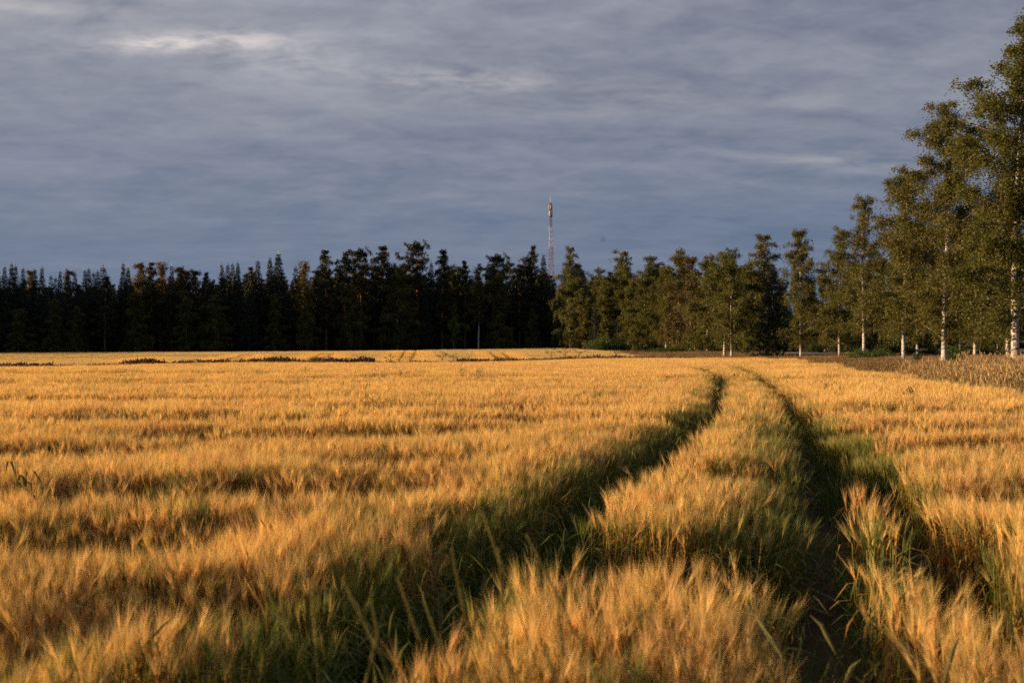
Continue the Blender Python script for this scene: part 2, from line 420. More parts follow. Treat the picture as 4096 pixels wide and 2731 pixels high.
def eulers(spin, tx, ty):
    """spin about the plant's own axis, then lean: tx towards +X, ty towards +Y (radians)"""
    ang = np.hypot(tx, ty) + 1e-9; ax, ay = -ty / ang, tx / ang          # rotation axis in the plane
    c, s_, t = np.cos(ang), np.sin(ang), 1 - np.cos(ang)
    T = np.zeros((len(spin), 3, 3))
    T[:, 0, 0] = t * ax * ax + c; T[:, 0, 1] = t * ax * ay; T[:, 0, 2] = s_ * ay
    T[:, 1, 0] = t * ax * ay; T[:, 1, 1] = t * ay * ay + c; T[:, 1, 2] = -s_ * ax
    T[:, 2, 0] = -s_ * ay; T[:, 2, 1] = s_ * ax; T[:, 2, 2] = c
    Z = np.zeros_like(T); cs, sn = np.cos(spin), np.sin(spin)
    Z[:, 0, 0] = cs; Z[:, 0, 1] = -sn; Z[:, 1, 0] = sn; Z[:, 1, 1] = cs; Z[:, 2, 2] = 1
    M = T @ Z
    return np.stack([np.arctan2(M[:, 2, 1], M[:, 2, 2]), -np.arcsin(np.clip(M[:, 2, 0], -1, 1)), np.arctan2(M[:, 1, 0], M[:, 0, 0])], -1)

def vnoise(x, y, seed, f):
    """smooth value noise 0..1"""
    r_ = np.random.default_rng(seed); G = r_.random((257, 257))
    x = x * f[0] + 91.3; y = y * f[1] + 57.7
    xi = np.floor(x).astype(int); yi = np.floor(y).astype(int); fx = x - xi; fy = y - yi
    fx = fx * fx * (3 - 2 * fx); fy = fy * fy * (3 - 2 * fy)
    g_ = lambda a, b: G[a % 257, b % 257]
    return (g_(xi, yi) * (1 - fx) + g_(xi + 1, yi) * fx) * (1 - fy) + (g_(xi, yi + 1) * (1 - fx) + g_(xi + 1, yi + 1) * fx) * fy

def inside(x, y, poly):
    r_ = np.zeros(x.shape, bool); n = len(poly)
    for i in range(n):
        x0, y0 = poly[i]; x1, y1 = poly[(i + 1) % n]
        c = ((y0 > y) != (y1 > y)) & (x < (x1 - x0) * (y - y0) / ((y1 - y0) if y1 != y0 else 1e-9) + x0)
        r_ ^= c
    return r_
def path_dist(x, y, path):
    P = np.array(path, float); best = np.full(x.shape, 1e9); sgn = np.zeros(x.shape)
    for a, b in zip(P[:-1], P[1:]):
        d = b - a; t = np.clip(((x - a[0]) * d[0] + (y - a[1]) * d[1]) / (d @ d), 0, 1)
        dx, dy = x - a[0] - t * d[0], y - a[1] - t * d[1]; q = np.hypot(dx, dy)
        sd_ = np.sign(d[0] * dy - d[1] * dx)                 # +1 on the left of the path
        w = q < best; best[w] = q[w]; sgn[w] = sd_[w]
    return best, sgn
def smooth_path(p, n=120):
    P = np.array(p, float); t = np.linspace(0, len(P) - 1, n)
    S_ = np.stack([np.interp(t, np.arange(len(P)), P[:, i]) for i in (0, 1)], -1)
    for _ in range(6): S_[1:-1] = .25 * S_[:-2] + .5 * S_[1:-1] + .25 * S_[2:]
    return S_

# ------------------------------------------------------------------ barley clumps
GOLD = np.array((.69, .435, .155)); PALE = np.array((.87, .60, .24)); STRAW = np.array((.42, .26, .075)); LGREEN = np.array((.10, .145, .022))
OCHRE = np.array((.46, .23, .04)); DGREEN = np.array((.045, .075, .014)); AWNG = np.array((.14, .19, .045))
def barley_clump(name, seed, rad, stems, green=0.0, awns=9, lite=False, thick=1.0, dull=0.0):
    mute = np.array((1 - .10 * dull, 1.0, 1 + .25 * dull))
    r_ = np.random.default_rng(seed); b = MB()
    for _ in range(stems):
        a = r_.random() * 6.283; q = rad * math.sqrt(r_.random())
        x, y = q * math.cos(a), q * math.sin(a)
        H = r_.normal(.66, .03) + (.07 if r_.random() < .05 else 0); la = r_.random() * 6.283; lean = abs(r_.normal(.04, .03))
        gq = np.clip(green + r_.normal(0, .16), 0, 1)
        top = np.array((x + lean * math.cos(la), y + lean * math.sin(la), H)); base = np.array((x, y, 0.0))
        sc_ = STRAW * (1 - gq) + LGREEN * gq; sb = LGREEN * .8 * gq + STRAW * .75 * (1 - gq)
        P = np.stack([base, base * .4 + top * .6 + np.array((0, 0, .02)), top])
        sa = r_.random() * 3.14; side = np.array((math.cos(sa), math.sin(sa), 0))
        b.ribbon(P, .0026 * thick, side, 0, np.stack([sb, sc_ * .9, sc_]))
        if not lite or r_.random() < .5:
            for _l in range(2 if not lite else 1):          # leaf blades, some dry and ochre
                h0 = r_.uniform(.25, .58) * H / .66; l = r_.uniform(.14, .26); da = r_.random() * 6.283
                d = np.array((math.cos(da), math.sin(da), 0)); p0 = base + (top - base) * (h0 / H)
                up = r_.uniform(.02, .12)
                P = np.stack([p0, p0 + d * l * .4 + (0, 0, up), p0 + d * l * .75 + (0, 0, up * .8), p0 + d * l + (0, 0, up - r_.uniform(.03, .16))])
                lc = (OCHRE if r_.random() < .5 else STRAW) * (1 - gq) + (LGREEN if r_.random() < .7 else DGREEN) * gq
                b.ribbon(P, np.array((.003, .0055, .0045, .0006)) * thick, np.array((-d[1], d[0], .3)), 0, np.tile(lc * r_.uniform(.75, 1.2), (4, 1)))
        # the ear bows to one side, its awns fan out beyond it
        bow = r_.uniform(.1, .7) if green < .5 else r_.uniform(.05, .5)
        ea = la + r_.normal(0, .5); ed = np.array((math.cos(ea) * math.sin(bow), math.sin(ea) * math.sin(bow), math.cos(bow)))
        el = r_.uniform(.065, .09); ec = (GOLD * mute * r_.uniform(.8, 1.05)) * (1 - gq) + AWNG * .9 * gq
        s1 = unit(np.cross(ed, (0.3, .2, 1.0) + r_.normal(0, .4, 3))); s2 = np.cross(ed, s1)
        P = np.stack([top, top + ed * el * .3, top + ed * el * .75, top + ed * el])
        for sd_ in (s1, s2): b.ribbon(P, np.array((.0025, .0048, .0042, .002)) * thick, sd_, 0, ec)
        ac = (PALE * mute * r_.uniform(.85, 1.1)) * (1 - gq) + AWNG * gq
        n = awns
        t0 = r_.uniform(.05, 1.0, n); ph = r_.random(n) * 6.283; sp = r_.uniform(.04, .40, n)
        D = ed + (np.cos(ph) * sp)[:, None] * s1 + (np.sin(ph) * sp)[:, None] * s2 + np.array((0, 0, .28)); D = unit(D)
        O = top + ed * el * t0[:, None]; Ln = r_.uniform(.09, .17, n)[:, None]
        wd = np.stack([-D[:, 1], D[:, 0], np.zeros(n)], -1); wd = unit(wd + r_.normal(0, .5, (n, 3)))
        hw = .0011 * thick * (1.7 if lite else 1.0)
        V = np.stack([O - wd * hw, O + wd * hw, O + D * Ln], 1).reshape(-1, 3)
        b.raw(V, None, np.arange(3 * n).reshape(n, 3), 0, np.tile(ac, (3 * n, 1)))
    return b.mesh(name, [M_BARLEY], True)
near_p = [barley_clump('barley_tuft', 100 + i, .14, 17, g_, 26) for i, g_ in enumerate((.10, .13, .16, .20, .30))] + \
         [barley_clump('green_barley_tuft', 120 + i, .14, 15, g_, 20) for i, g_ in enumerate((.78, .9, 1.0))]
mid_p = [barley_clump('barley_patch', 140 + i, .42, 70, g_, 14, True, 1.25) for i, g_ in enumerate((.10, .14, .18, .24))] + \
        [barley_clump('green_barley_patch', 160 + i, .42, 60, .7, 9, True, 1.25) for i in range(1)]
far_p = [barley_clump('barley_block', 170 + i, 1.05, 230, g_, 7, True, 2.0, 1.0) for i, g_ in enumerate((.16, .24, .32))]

# wheel tracks, measured along the tops of the barley
TR_L = [(-1.05, 1.8), (-.90, 2.4), (-.74, 3.0), (-.58, 3.79), (-.38, 4.68), (.06, 6.32), (.79, 8.47), (1.86, 11.5), (3.05, 15.3), (4.55, 22.1), (6.0, 28.5), (7.4, 36), (8.6, 45.2), (8.8, 50), (7.5, 56), (2, 62)]
TR_R = [(.92, 1.8), (1.0, 2.4), (1.03, 3.02), (1.18, 3.56), (1.39, 4.33), (1.76, 5.53), (2.18, 6.99), (2.62, 8.47), (3.2, 10.5), (3.9, 13.3), (5.08, 18.1), (6.57, 24.9), (8.75, 36.2), (10.8, 46.8), (11.5, 53), (9.5, 60), (3, 67)]
SLIT = [(2.0, 3.95), (2.06, 4.5), (2.40, 5.5), (2.80, 7.0), (3.16, 8.4), (3.4, 9.3)]
TL, TR_, SL = smooth_path(TR_L), smooth_path(TR_R), smooth_path(SLIT, 40)
NEAR_POLY = [(-90, 2.3), (-90, 24), (-31, 60), (-6, 75.4), (19.5, 91), (20.5, 82), (18.8, 71), (16, 52), (15.1, 47), (12.9, 37), (12.6, 33), (11, 25.5), (10.4, 20.3), (9.6, 12), (9.2, 2.3)]

# spots where the crop stands shorter or has gone down: (x, y, half width x, half width y, depth, turn)
DIPS = [(-2.2, 7.7, 1.55, .30, .30, .06), (-1.1, 9.4, .75, .25, .26, .1), (-2.6, 5.75, .95, .26, .26, .12), (-2.9, 12.0, 1.8, .4, .20, .0), (-1.0, 12.4, 1.2, .3, .16, 0),
        (.35, 14.2, 1.6, .35, .20, .04), (-5.5, 10.2, 2.0, .35, .20, 0), (-5, 14.5, 2.5, .4, .18, 0), (-.8, 17, 2.4, .5, .16, 0), (-4.6, 7.1, .8, .25, .2, 0), (-7.5, 20, 4, .6, .13, 0),
        (1.95, 8.8, .5, .25, .14, .3), (4.6, 10.5, 1.3, .35, .18, .1), (5.8, 12.6, 2.0, .4, .16, 0), (6.8, 16, 2.4, .5, .16, 0), (4.2, 7.4, .9, .3, .17, .2), (-1.5, 4.3, .5, .2, .16, .2), (-2.1, 3.6, .5, .16, .16, .1),
        (3.0, 24, 2, .5, .10, 0), (-10, 28, 6, .8, .10, 0), (-3, 32, 6, .9, .09, 0), (9, 30, 2, .6, .08, 0), (-16, 38, 8, 1, .09, 0), (2.2, 5.3, .4, .2, .2, .2)]

def crop_height(x, y):
    h = 1.0 + .06 * (vnoise(x, y, 3, (.30, .55)) - .5) + .05 * (vnoise(x, y, 4, (.13, .38)) - .5) + .05 * (vnoise(x, y, 5, (1.6, 2.2)) - .5)
    for cx_, cy_, a, b, d, t in DIPS:
        dx, dy = x - cx_, y - cy_; u_ = dx * math.cos(t) + dy * math.sin(t); v_ = -dx * math.sin(t) + dy * math.cos(t)
        wob = .35 * (vnoise(x, y, 6, (2.2, 2.2)) - .5)
        h = h - 1.35 * d * np.clip(1.25 * np.exp(-((u_ / a) ** 4 + (v_ / (b * 1.7)) ** 4)) + wob * np.exp(-((u_ / a) ** 2 + (v_ / b) ** 2)), 0, 1)
    return h

def grid(x0, x1, y0, y1, st, seed):
    r_ = np.random.default_rng(seed)
    X, Y = np.meshgrid(np.arange(x0, x1, st), np.arange(y0, y1, st)); X = X.ravel(); Y = Y.ravel()
    return X + r_.uniform(-.5, .5, X.size) * st, Y + r_.uniform(-.5, .5, X.size) * st
def in_view(x, y, m_=1.0): return np.abs(x) < .535 * y + m_

pts = []
def add_barley(x, y, kind, r_):
    n = len(x)
    dl, sl = path_dist(x, y, TL); dr, sr = path_dist(x, y, TR_); ds, ss = path_dist(x, y, SL)
    wob = .07 * (vnoise(x, y, 11, (1.1, 1.1)) - .5) + .06 * (vnoise(x, y, 12, (3, 3)) - .5)
    far_n = np.clip((y - 10) / 8, 0, 1)
    hwL = .40 - .09 * far_n + wob * (1 - .4 * far_n); hwR = np.where(y < 12, np.where((sr < 0) & (y > 3.9) & (y < 9.3), .25, .37), .36 - .08 * far_n) + wob * (1 - .4 * far_n)
    keep = (dl > hwL) & (dr > hwR)
    keep &= ~((ds < .28 + wob * .7))
    # the cross gap between the first block and the strip behind it
    gapc = 5.36 + .16 * np.sin(x * 2.1) + .25 * (x - .8) * .25
    gap = (np.abs(y - gapc) < .68 + wob) & (x > .18) & (x < 1.55)
    keep &= ~gap
    # ragged front edge
    keep &= y > 2.55 + .5 * (vnoise(x, y, 13, (1.3, .2)) - .3)
    x, y, dl, dr, ds, sl, sr, ss, gapc = (q[keep] for q in (x, y, dl, dr, ds, sl, sr, ss, gapc)); n = len(x)
    h = crop_height(x, y)
    eL = np.exp(-np.maximum(dl - .40, 0) / .16); eR = np.exp(-np.maximum(dr - .37, 0) / .16); eS = np.exp(-np.maximum(ds - .28, 0) / .14) * (ss < 0)
    leftL = (sl > 0)
    green = .06 + .45 * np.clip(vnoise(x, y, 21, (.5, 1.0)) - .62, 0, 1) + .38 * (eL * np.where(leftL, 1.15, .55) + eR * .9 + eS * 1.0) * (.5 + vnoise(x, y, 22, (.8, .8)))
    green += np.clip(.98 - h, 0, 1) * 1.5
    fg = np.clip((3.45 - y) / .6, 0, 1) * np.where(x < -.25, np.clip((x + 2.4) / 1.2, 0, 1), np.where(x < 1.3, 1.0, .55))
    green += 1.6 * fg * vnoise(x, y, 23, (1.8, 1.8))
    eW = np.clip((.66 + .08 * np.clip((7 - y) / 2, 0, 1) + 1.6 * wob[keep] - dl) / .24, 0, 1) * leftL * np.clip((19 - y) / 6, 0, 1)
    eV = np.clip((.88 + 1.6 * wob[keep] - dr) / .28, 0, 1) * ((sr > 0) | (y > 8.5)) * np.clip((17 - y) / 5, 0, 1) * np.clip((y - 4.7) / .5, 0, 1)
    eG = np.exp(-np.maximum(y - gapc - .66, 0) / .22) * (y > gapc) * (x > .1) * (x < 1.7)
    slitz = (sr < 0) & (dr < .62) & (y > 3.9) & (y < 9.3)
    green = np.where(slitz, green * .4, green) + .8 * eV * (.4 + .9 * vnoise(x, y, 26, (1.4, 1.4))) + .55 * eG
    green += 1.0 * eW * (.75 + .6 * vnoise(x, y, 25, (1.4, 1.4)))
    h = h * (1 - .06 * eL * np.where(leftL, 1, .3) - .06 * np.where(slitz, 0, eR) - .05 * eW - .04 * eV) - .20 * fg * vnoise(x, y, 24, (2.2, 2.2))
    # lean: a slow common sway, plus a fall towards the open tracks
    tx = .14 * (vnoise(x, y, 31, (.5, .5)) - .45) + .10 * (vnoise(x, y, 33, (2.4, 2.4)) - .5) + r_.normal(0, .04, n)
    ty = .10 * (vnoise(x, y, 32, (.5, .5)) - .5) + r_.normal(0, .05, n)
    fall = .22 * eL * np.where(leftL, 1, -.5); tx += fall * .85; ty += -fall * .35
    fall = .22 * eR * np.where(sr > 0, 1, -.5) * ~slitz; tx += fall; ty -= fall * .2
    fall = -.08 * eS; tx += fall
    spin = r_.random(n) * 6.283
    u_ = r_.random(n)
    if kind == 0:
        isg = u_ < green * .95
        idx = np.where(isg, 5 + r_.integers(0, 3, n), np.minimum((r_.random(n) ** 1.4 * 5 * (.7 + green)).astype(int), 4))
        sx = r_.uniform(.9, 1.12, n)
    else:
        isg = u_ < green * .7
        idx = np.where(isg, 4, np.minimum((r_.random(n) * 4).astype(int), 3)) + 8
        sx = r_.uniform(.95, 1.15, n)
    sz = h * r_.uniform(.95, 1.05, n) * .93
    z = ground_z(x, y) - .01
    pts.append((np.stack([x, y, z], -1), eulers(spin, tx, ty), np.stack([sx, sx, sz], -1), idx))

r_ = np.random.default_rng(50)
# fine tufts near the camera and along the tracks, larger patches further off
x, y = grid(-9, 10, 2.2, 14, .182, 51); k = in_view(x, y, .6) & inside(x, y, NEAR_POLY) & (y < 13.2 + r_.uniform(-.6, .6, x.size)); add_barley(x[k], y[k], 0, r_)
x, y = grid(-1, 14, 12.4, 62, .235, 52)
d = np.minimum(path_dist(x, y, TL)[0], path_dist(x, y, TR_)[0]); k = (d < .95) & (y > 13) & inside(x, y, NEAR_POLY); add_barley(x[k], y[k], 0, r_)
x, y = grid(-50, 22, 12, 92, .50, 53)
d = np.minimum(path_dist(x, y, TL)[0], path_dist(x, y, TR_)[0]); k = in_view(x, y, 2) & inside(x, y, NEAR_POLY) & (d > .72) & (y > 12.8); x, y = x[k], y[k]
add_barley(x, y, 1, r_)
P, ro, sc_, ix = (np.concatenate(q) for q in zip(*pts))
print('barley points', len(P))
scatter('barley', P, ro, sc_, ix, near_p + mid_p, 'ripe golden barley with long awns filling the near field on both sides of the wheel tracks', 'barley')

# the field beyond the ditch
FAR_POLY = [(-100, 22), (-33, 63.5), (-8, 79), (14, 92.5), (12.8, 100), (14, 120), (14.5, 145), (13, 165), (12, 200), (13, 231), (0, 222), (-30, 211), (-60, 199), (-98, 187), (-160, 160)]
FTR = []
for (xa, ya), (xb, yb) in (((1595, 1440), (1622, 1400)), ((1642, 1440), (1664, 1400)), ((2000, 1441), (1958, 1406)), ((2046, 1438), (2002, 1407)), ((1215, 1443), (1300, 1410)), ((1262, 1441), (1335, 1411)), ((870, 1445), (980, 1417)), ((930, 1443), (1010, 1418)), ((520, 1446), (620, 1428))):
    # walk along the photo's track line and meet the crop tops (about .42 m at the front to .7 m at the back)
    seg = []
    for t in np.linspace(0, 1, 12):
        px, py = xa + (xb - xa) * t, ya + (yb - ya) * t
        Yd = 60.0
        for _ in range(60):
            zt = gz((px - CX) / PF * Yd, Yd) + .72
            ray = CAMZ - (py - HY) / PF * Yd
            if ray <= zt: break
            Yd += 2.5
        seg.append(((px - CX) / PF * Yd, Yd))
    FTR.append(seg)
x, y = grid(-125, 16, 60, 232, 1.15, 61); k = in_view(x, y, 6) & inside(x, y, FAR_POLY); x, y = x[k], y[k]
for s_ in FTR:
    d, _s = path_dist(x, y, s_); k = d > 2.4; x, y = x[k], y[k]
x3, y3 = grid(-60, 14, 60, 225, .55, 66); dm = np.min([path_dist(x3, y3, s_)[0] for s_ in FTR], 0)
k = in_view(x3, y3, 3) & inside(x3, y3, FAR_POLY) & (dm < 2.5) & (dm > .46); x3, y3 = x3[k], y3[k]; nb_ = len(x)
x = np.concatenate([x, x3]); y = np.concatenate([y, y3])
n = len(x); r_ = np.random.default_rng(62)
h = 1 + .14 * (vnoise(x, y, 63, (.05, .16)) - .5) + .12 * (vnoise(x, y, 64, (.12, .3)) - .5)
gq = vnoise(x, y, 65, (.06, .12))
ix = np.clip((gq * 3.2 - .3 + r_.normal(0, .5, n)).astype(int), 0, 2); ix[nb_:] = 3
sx = r_.uniform(.95, 1.15, n)
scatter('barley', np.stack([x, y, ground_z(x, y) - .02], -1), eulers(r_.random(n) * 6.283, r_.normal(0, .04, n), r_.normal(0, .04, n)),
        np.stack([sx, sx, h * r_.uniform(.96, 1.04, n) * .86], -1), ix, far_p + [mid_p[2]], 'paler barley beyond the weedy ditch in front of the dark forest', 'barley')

# ------------------------------------------------------------------ grasses and weeds
def grass_clump(name, seed, rad, blades, hmin, hmax, cols, seedheads=0.0, shc=(.2, .12, .07), wid=.004, bend=.3):
    r_ = np.random.default_rng(seed); b = MB(); cols = [np.array(c) for c in cols]; shc = np.array(shc)
    for _ in range(blades):
        a = r_.random() * 6.283; q = rad * math.sqrt(r_.random()); base = np.array((q * math.cos(a), q * math.sin(a), 0))
        H = r_.uniform(hmin, hmax); da = r_.random() * 6.283; d = np.array((math.cos(da), math.sin(da), 0)); be = bend * abs(r_.normal(.5, .4)) * H
        P = np.stack([base, base + d * be * .2 + (0, 0, H * .5), base + d * be * .6 + (0, 0, H * .85), base + d * be + (0, 0, H)])
        c = cols[r_.integers(len(cols))] * r_.uniform(.75, 1.25)
        sa = r_.random() * 3.14; side = np.array((math.cos(sa), math.sin(sa), 0))
        head = r_.random() < seedheads
        b.ribbon(P, (np.array((1, .8, .6, .5)) if head else np.array((1, 1, .7, .1))) * wid * (.5 if head else 1), side, 0, np.tile(c, (4, 1)))
        if head:
            dd = unit(P[3] - P[2]); l = r_.uniform(.08, .18)
            Q = np.stack([P[3] - dd * .02, P[3] + dd * l * .35, P[3] + dd * l * .7, P[3] + dd * l + (d * .02)])
            hc = shc * r_.uniform(.7, 1.3)
            for sd_ in (side, np.cross(dd, side)): b.ribbon(Q, np.array((.002, .010, .008, .001)) * (wid / .004), sd_, 0, np.tile(hc, (4, 1)))
    return b.mesh(name, [M_GRASS], True)

ROADC_S = ROADC[::3]
VERGE_POLY = [(9.2, 2), (9.6, 12), (10.5, 20.3), (11.1, 25.5), (12.7, 33), (13, 37), (15.2, 47), (16.1, 52), (18.9, 71), (20.6, 82), (19.6, 91), (14.3, 93), (13, 100), (14.3, 120), (14.8, 145), (13.3, 165), (12.4, 200), (14, 236), (28, 236), (110, 236), (110, 40), (40, 2)]
vg = [grass_clump('meadow_tuft', 200, .35, 46, .30, .62, [(.24, .185, .08), (.18, .15, .055), (.10, .125, .03)], .5, (.32, .225, .12), .006),
      grass_clump('meadow_tuft', 201, .35, 46, .30, .70, [(.27, .21, .09), (.20, .165, .06), (.10, .12, .03)], .6, (.37, .27, .145), .006),
      grass_clump('meadow_tuft', 202, .35, 50, .20, .45, [(.05, .095, .016), (.07, .10, .022)], .12, (.2, .13, .06), .006),
      grass_clump('meadow_tuft', 203, .35, 46, .25, .6, [(.20, .145, .07), (.14, .125, .045), (.09, .10, .03)], .5, (.30, .185, .115), .006),
      grass_clump('reed_tuft', 204, .30, 40, .55, 1.0, [(.33, .26, .115), (.25, .205, .08), (.13, .15, .04)], .7, (.46, .345, .185), .007)]
x, y = grid(9, 60, 2, 150, .54, 71)
k = in_view(x, y, 3) & inside(x, y, VERGE_POLY) & (path_dist(x, y, ROADC_S)[0] > 3.3) & ((x < 50) | (y < 88)); x, y = x[k], y[k]
x2, y2 = grid(9, 52, 150, 236, 1.3, 72); k = inside(x2, y2, VERGE_POLY) & (path_dist(x2, y2, ROADC_S)[0] > 3.4); x = np.concatenate([x, x2[k]]); y = np.concatenate([y, y2[k]])
n = len(x); r_ = np.random.default_rng(73)
de = path_dist(x, y, NEAR_POLY[4:] )[0]
q1 = vnoise(x, y, 74, (.22, .12)); q2 = vnoise(x, y, 75, (.5, .3))
ix = np.where(de < 1.5 + q2 * 1.4, 2, np.where(q1 > .62, 1, np.where(q1 < .33, 3, 0)))
ix = np.where((r_.random(n) < .28), np.where(r_.random(n) < .4, 2, r_.integers(0, 4, n)), ix)
reed = (np.hypot((x - 13.6) / 3.0, (y - 27.0) / 5) < 1) | (np.hypot((x - 17.0) / 3, (y - 34) / 6.0) < 1)
ix = np.where(reed & (r_.random(n) < .55) & (de > 1.2), 4, ix)
sx = r_.uniform(.85, 1.3, n)
scatter('verge_grass', np.stack([x, y, ground_z(x, y) - .01], -1), eulers(r_.random(n) * 6.283, .12 + r_.normal(0, .08, n), r_.normal(0, .08, n)),
        np.stack([sx, sx, r_.uniform(.75, 1.15, n) * np.where((y > 40) & (x > 17), .55, 1.0)], -1), ix, vg, 'dry reddish brown meadow grass on the verge under the birches', 'grass')

# weeds along the ditch between the two barley fields
wd_p = []
for s_, (hh, cc, hd, hc) in enumerate(((.75, [(.075, .085, .028), (.055, .06, .02)], .2, (.13, .08, .045)), (1.05, [(.065, .075, .026), (.06, .055, .025)], .45, (.15, .085, .10)), (.5, [(.10, .085, .035), (.07, .07, .025)], .4, (.16, .10, .05)))):
    wd_p.append(grass_clump('ditch_tuft', 210 + s_, .4, 60, hh * .5, hh, cc, hd, hc, .022 if s_ < 2 else .01, .25))
dl_ = np.array([(-100, 20), (-32, 61.7), (-7, 77.2), (17, 92)], float)
t = np.sort(np.random.default_rng(81).random(5200)); seg = t * 3; i_ = np.minimum(seg.astype(int), 2); f_ = (seg - i_)[:, None]
Pd = dl_[i_] * (1 - f_) + dl_[i_ + 1] * f_; r_ = np.random.default_rng(82); off = r_.normal(0, .55, len(Pd))
x = Pd[:, 0] - .52 * off; y = Pd[:, 1] + .85 * off; k = in_view(x, y, 4); x, y = x[k], y[k]
pxx = CX + PF * x / y
def dens(px):
    # how thick the ditch weeds stand along the photo's width, and which kind
    d = np.full(px.shape, .12); kd = np.full(px.shape, 2)
    for a, b, dd, kk in ((0, 135, .9, 1), (145, 212, .75, 1), (500, 660, .75, 0), (700, 1000, .5, 0), (960, 1180, 1.0, 0), (1200, 1290, .7, 0), (1290, 1475, 1.1, 1), (1475, 1620, .45, 0), (1840, 1915, .8, 0), (1620, 1840, .3, 2), (1915, 2800, .45, 2)):
        w = (px > a) & (px < b); d[w] = np.maximum(d[w], dd); kd[w] = kk
    return d, kd
dd_, kd_ = dens(pxx); n = len(x)
k = r_.random(n) < .12 + .45 * dd_
x, y, dd_, kd_ = x[k], y[k], dd_[k], kd_[k]; n = len(x)
hs = (.62 + .30 * dd_ * (.4 + 1.2 * vnoise(x, y, 83, (.5, .5)))) * r_.uniform(.8, 1.15, n) / np.array((.75, 1.05, .5))[kd_]
sx = r_.uniform(.8, 1.3, n)
scatter('ditch_weeds', np.stack([x, y, ground_z(x, y)], -1), eulers(r_.random(n) * 6.283, r_.normal(0, .1, n), r_.normal(0, .1, n)),
        np.stack([sx, sx, hs], -1), kd_, wd_p, 'dark willowherb and grasses growing in the ditch between the two barley fields', 'weeds')

# green wild grass at the near edge and in the wheel tracks
gp_ = [grass_clump('wild_grass_tuft', 220 + i, .12, 26, .3, .75, [(.06, .115, .018), (.09, .135, .024), (.045, .085, .014)], .12, (.16, .17, .06), .0028, .5) for i in range(3)] + [grass_clump('straw_litter', 229, .2, 40, .03, .12, [(.17, .11, .05), (.11, .07, .03), (.24, .17, .08)], 0, (.2, .17, .06), .0032, 2.6)]
X = []; r_ = np.random.default_rng(90)
x, y = grid(-2.6, 2.4, 1.9, 3.5, .15, 91); k = in_view(x, y, .3) & (vnoise(x, y, 92, (1.5, 1.5)) > .30) & (x > -1.75); X.append((x[k], y[k], .85))
x, y = grid(-2, 12, 3.2, 46, .2, 93); a = path_dist(x, y, TL)[0]; b = path_dist(x, y, TR_)[0]
k = ((a < .5) & (r_.random(x.size) < .85)) | ((b < .48) & (b > .13) & (r_.random(x.size) < np.where(y < 9, .35, .55))); X.append((x[k], y[k], np.where(a[k] < .42, .72, .55)))
x = np.concatenate([q[0] for q in X]); y = np.concatenate([q[1] for q in X]); hh = np.concatenate([np.full(len(q[0]), 1.0) * q[2] for q in X]); n1 = len(x)
x4, y4 = grid(-2, 8, 2.4, 26, .21, 97); k = ((path_dist(x4, y4, TL)[0] < .4) | (path_dist(x4, y4, TR_)[0] < .4)) & (np.random.default_rng(98).random(x4.size) < .4); x4, y4 = x4[k], y4[k]
x = np.concatenate([x, x4]); y = np.concatenate([y, y4]); hh = np.concatenate([hh, np.full(len(x4), 1.0)]); n = len(x)
pk = r_.integers(0, 3, n); pk[n1:] = 3
sx = r_.uniform(.8, 1.3, n)
scatter('wild_grass', np.stack([x, y, ground_z(x, y) - .01], -1), eulers(r_.random(n) * 6.283, r_.normal(0, .15, n), r_.normal(0, .15, n)),
        np.stack([sx, sx, hh * r_.uniform(.7, 1.25, n)], -1), pk, gp_, 'dark green grass growing in the wheel tracks and at the near field edge', 'grass')


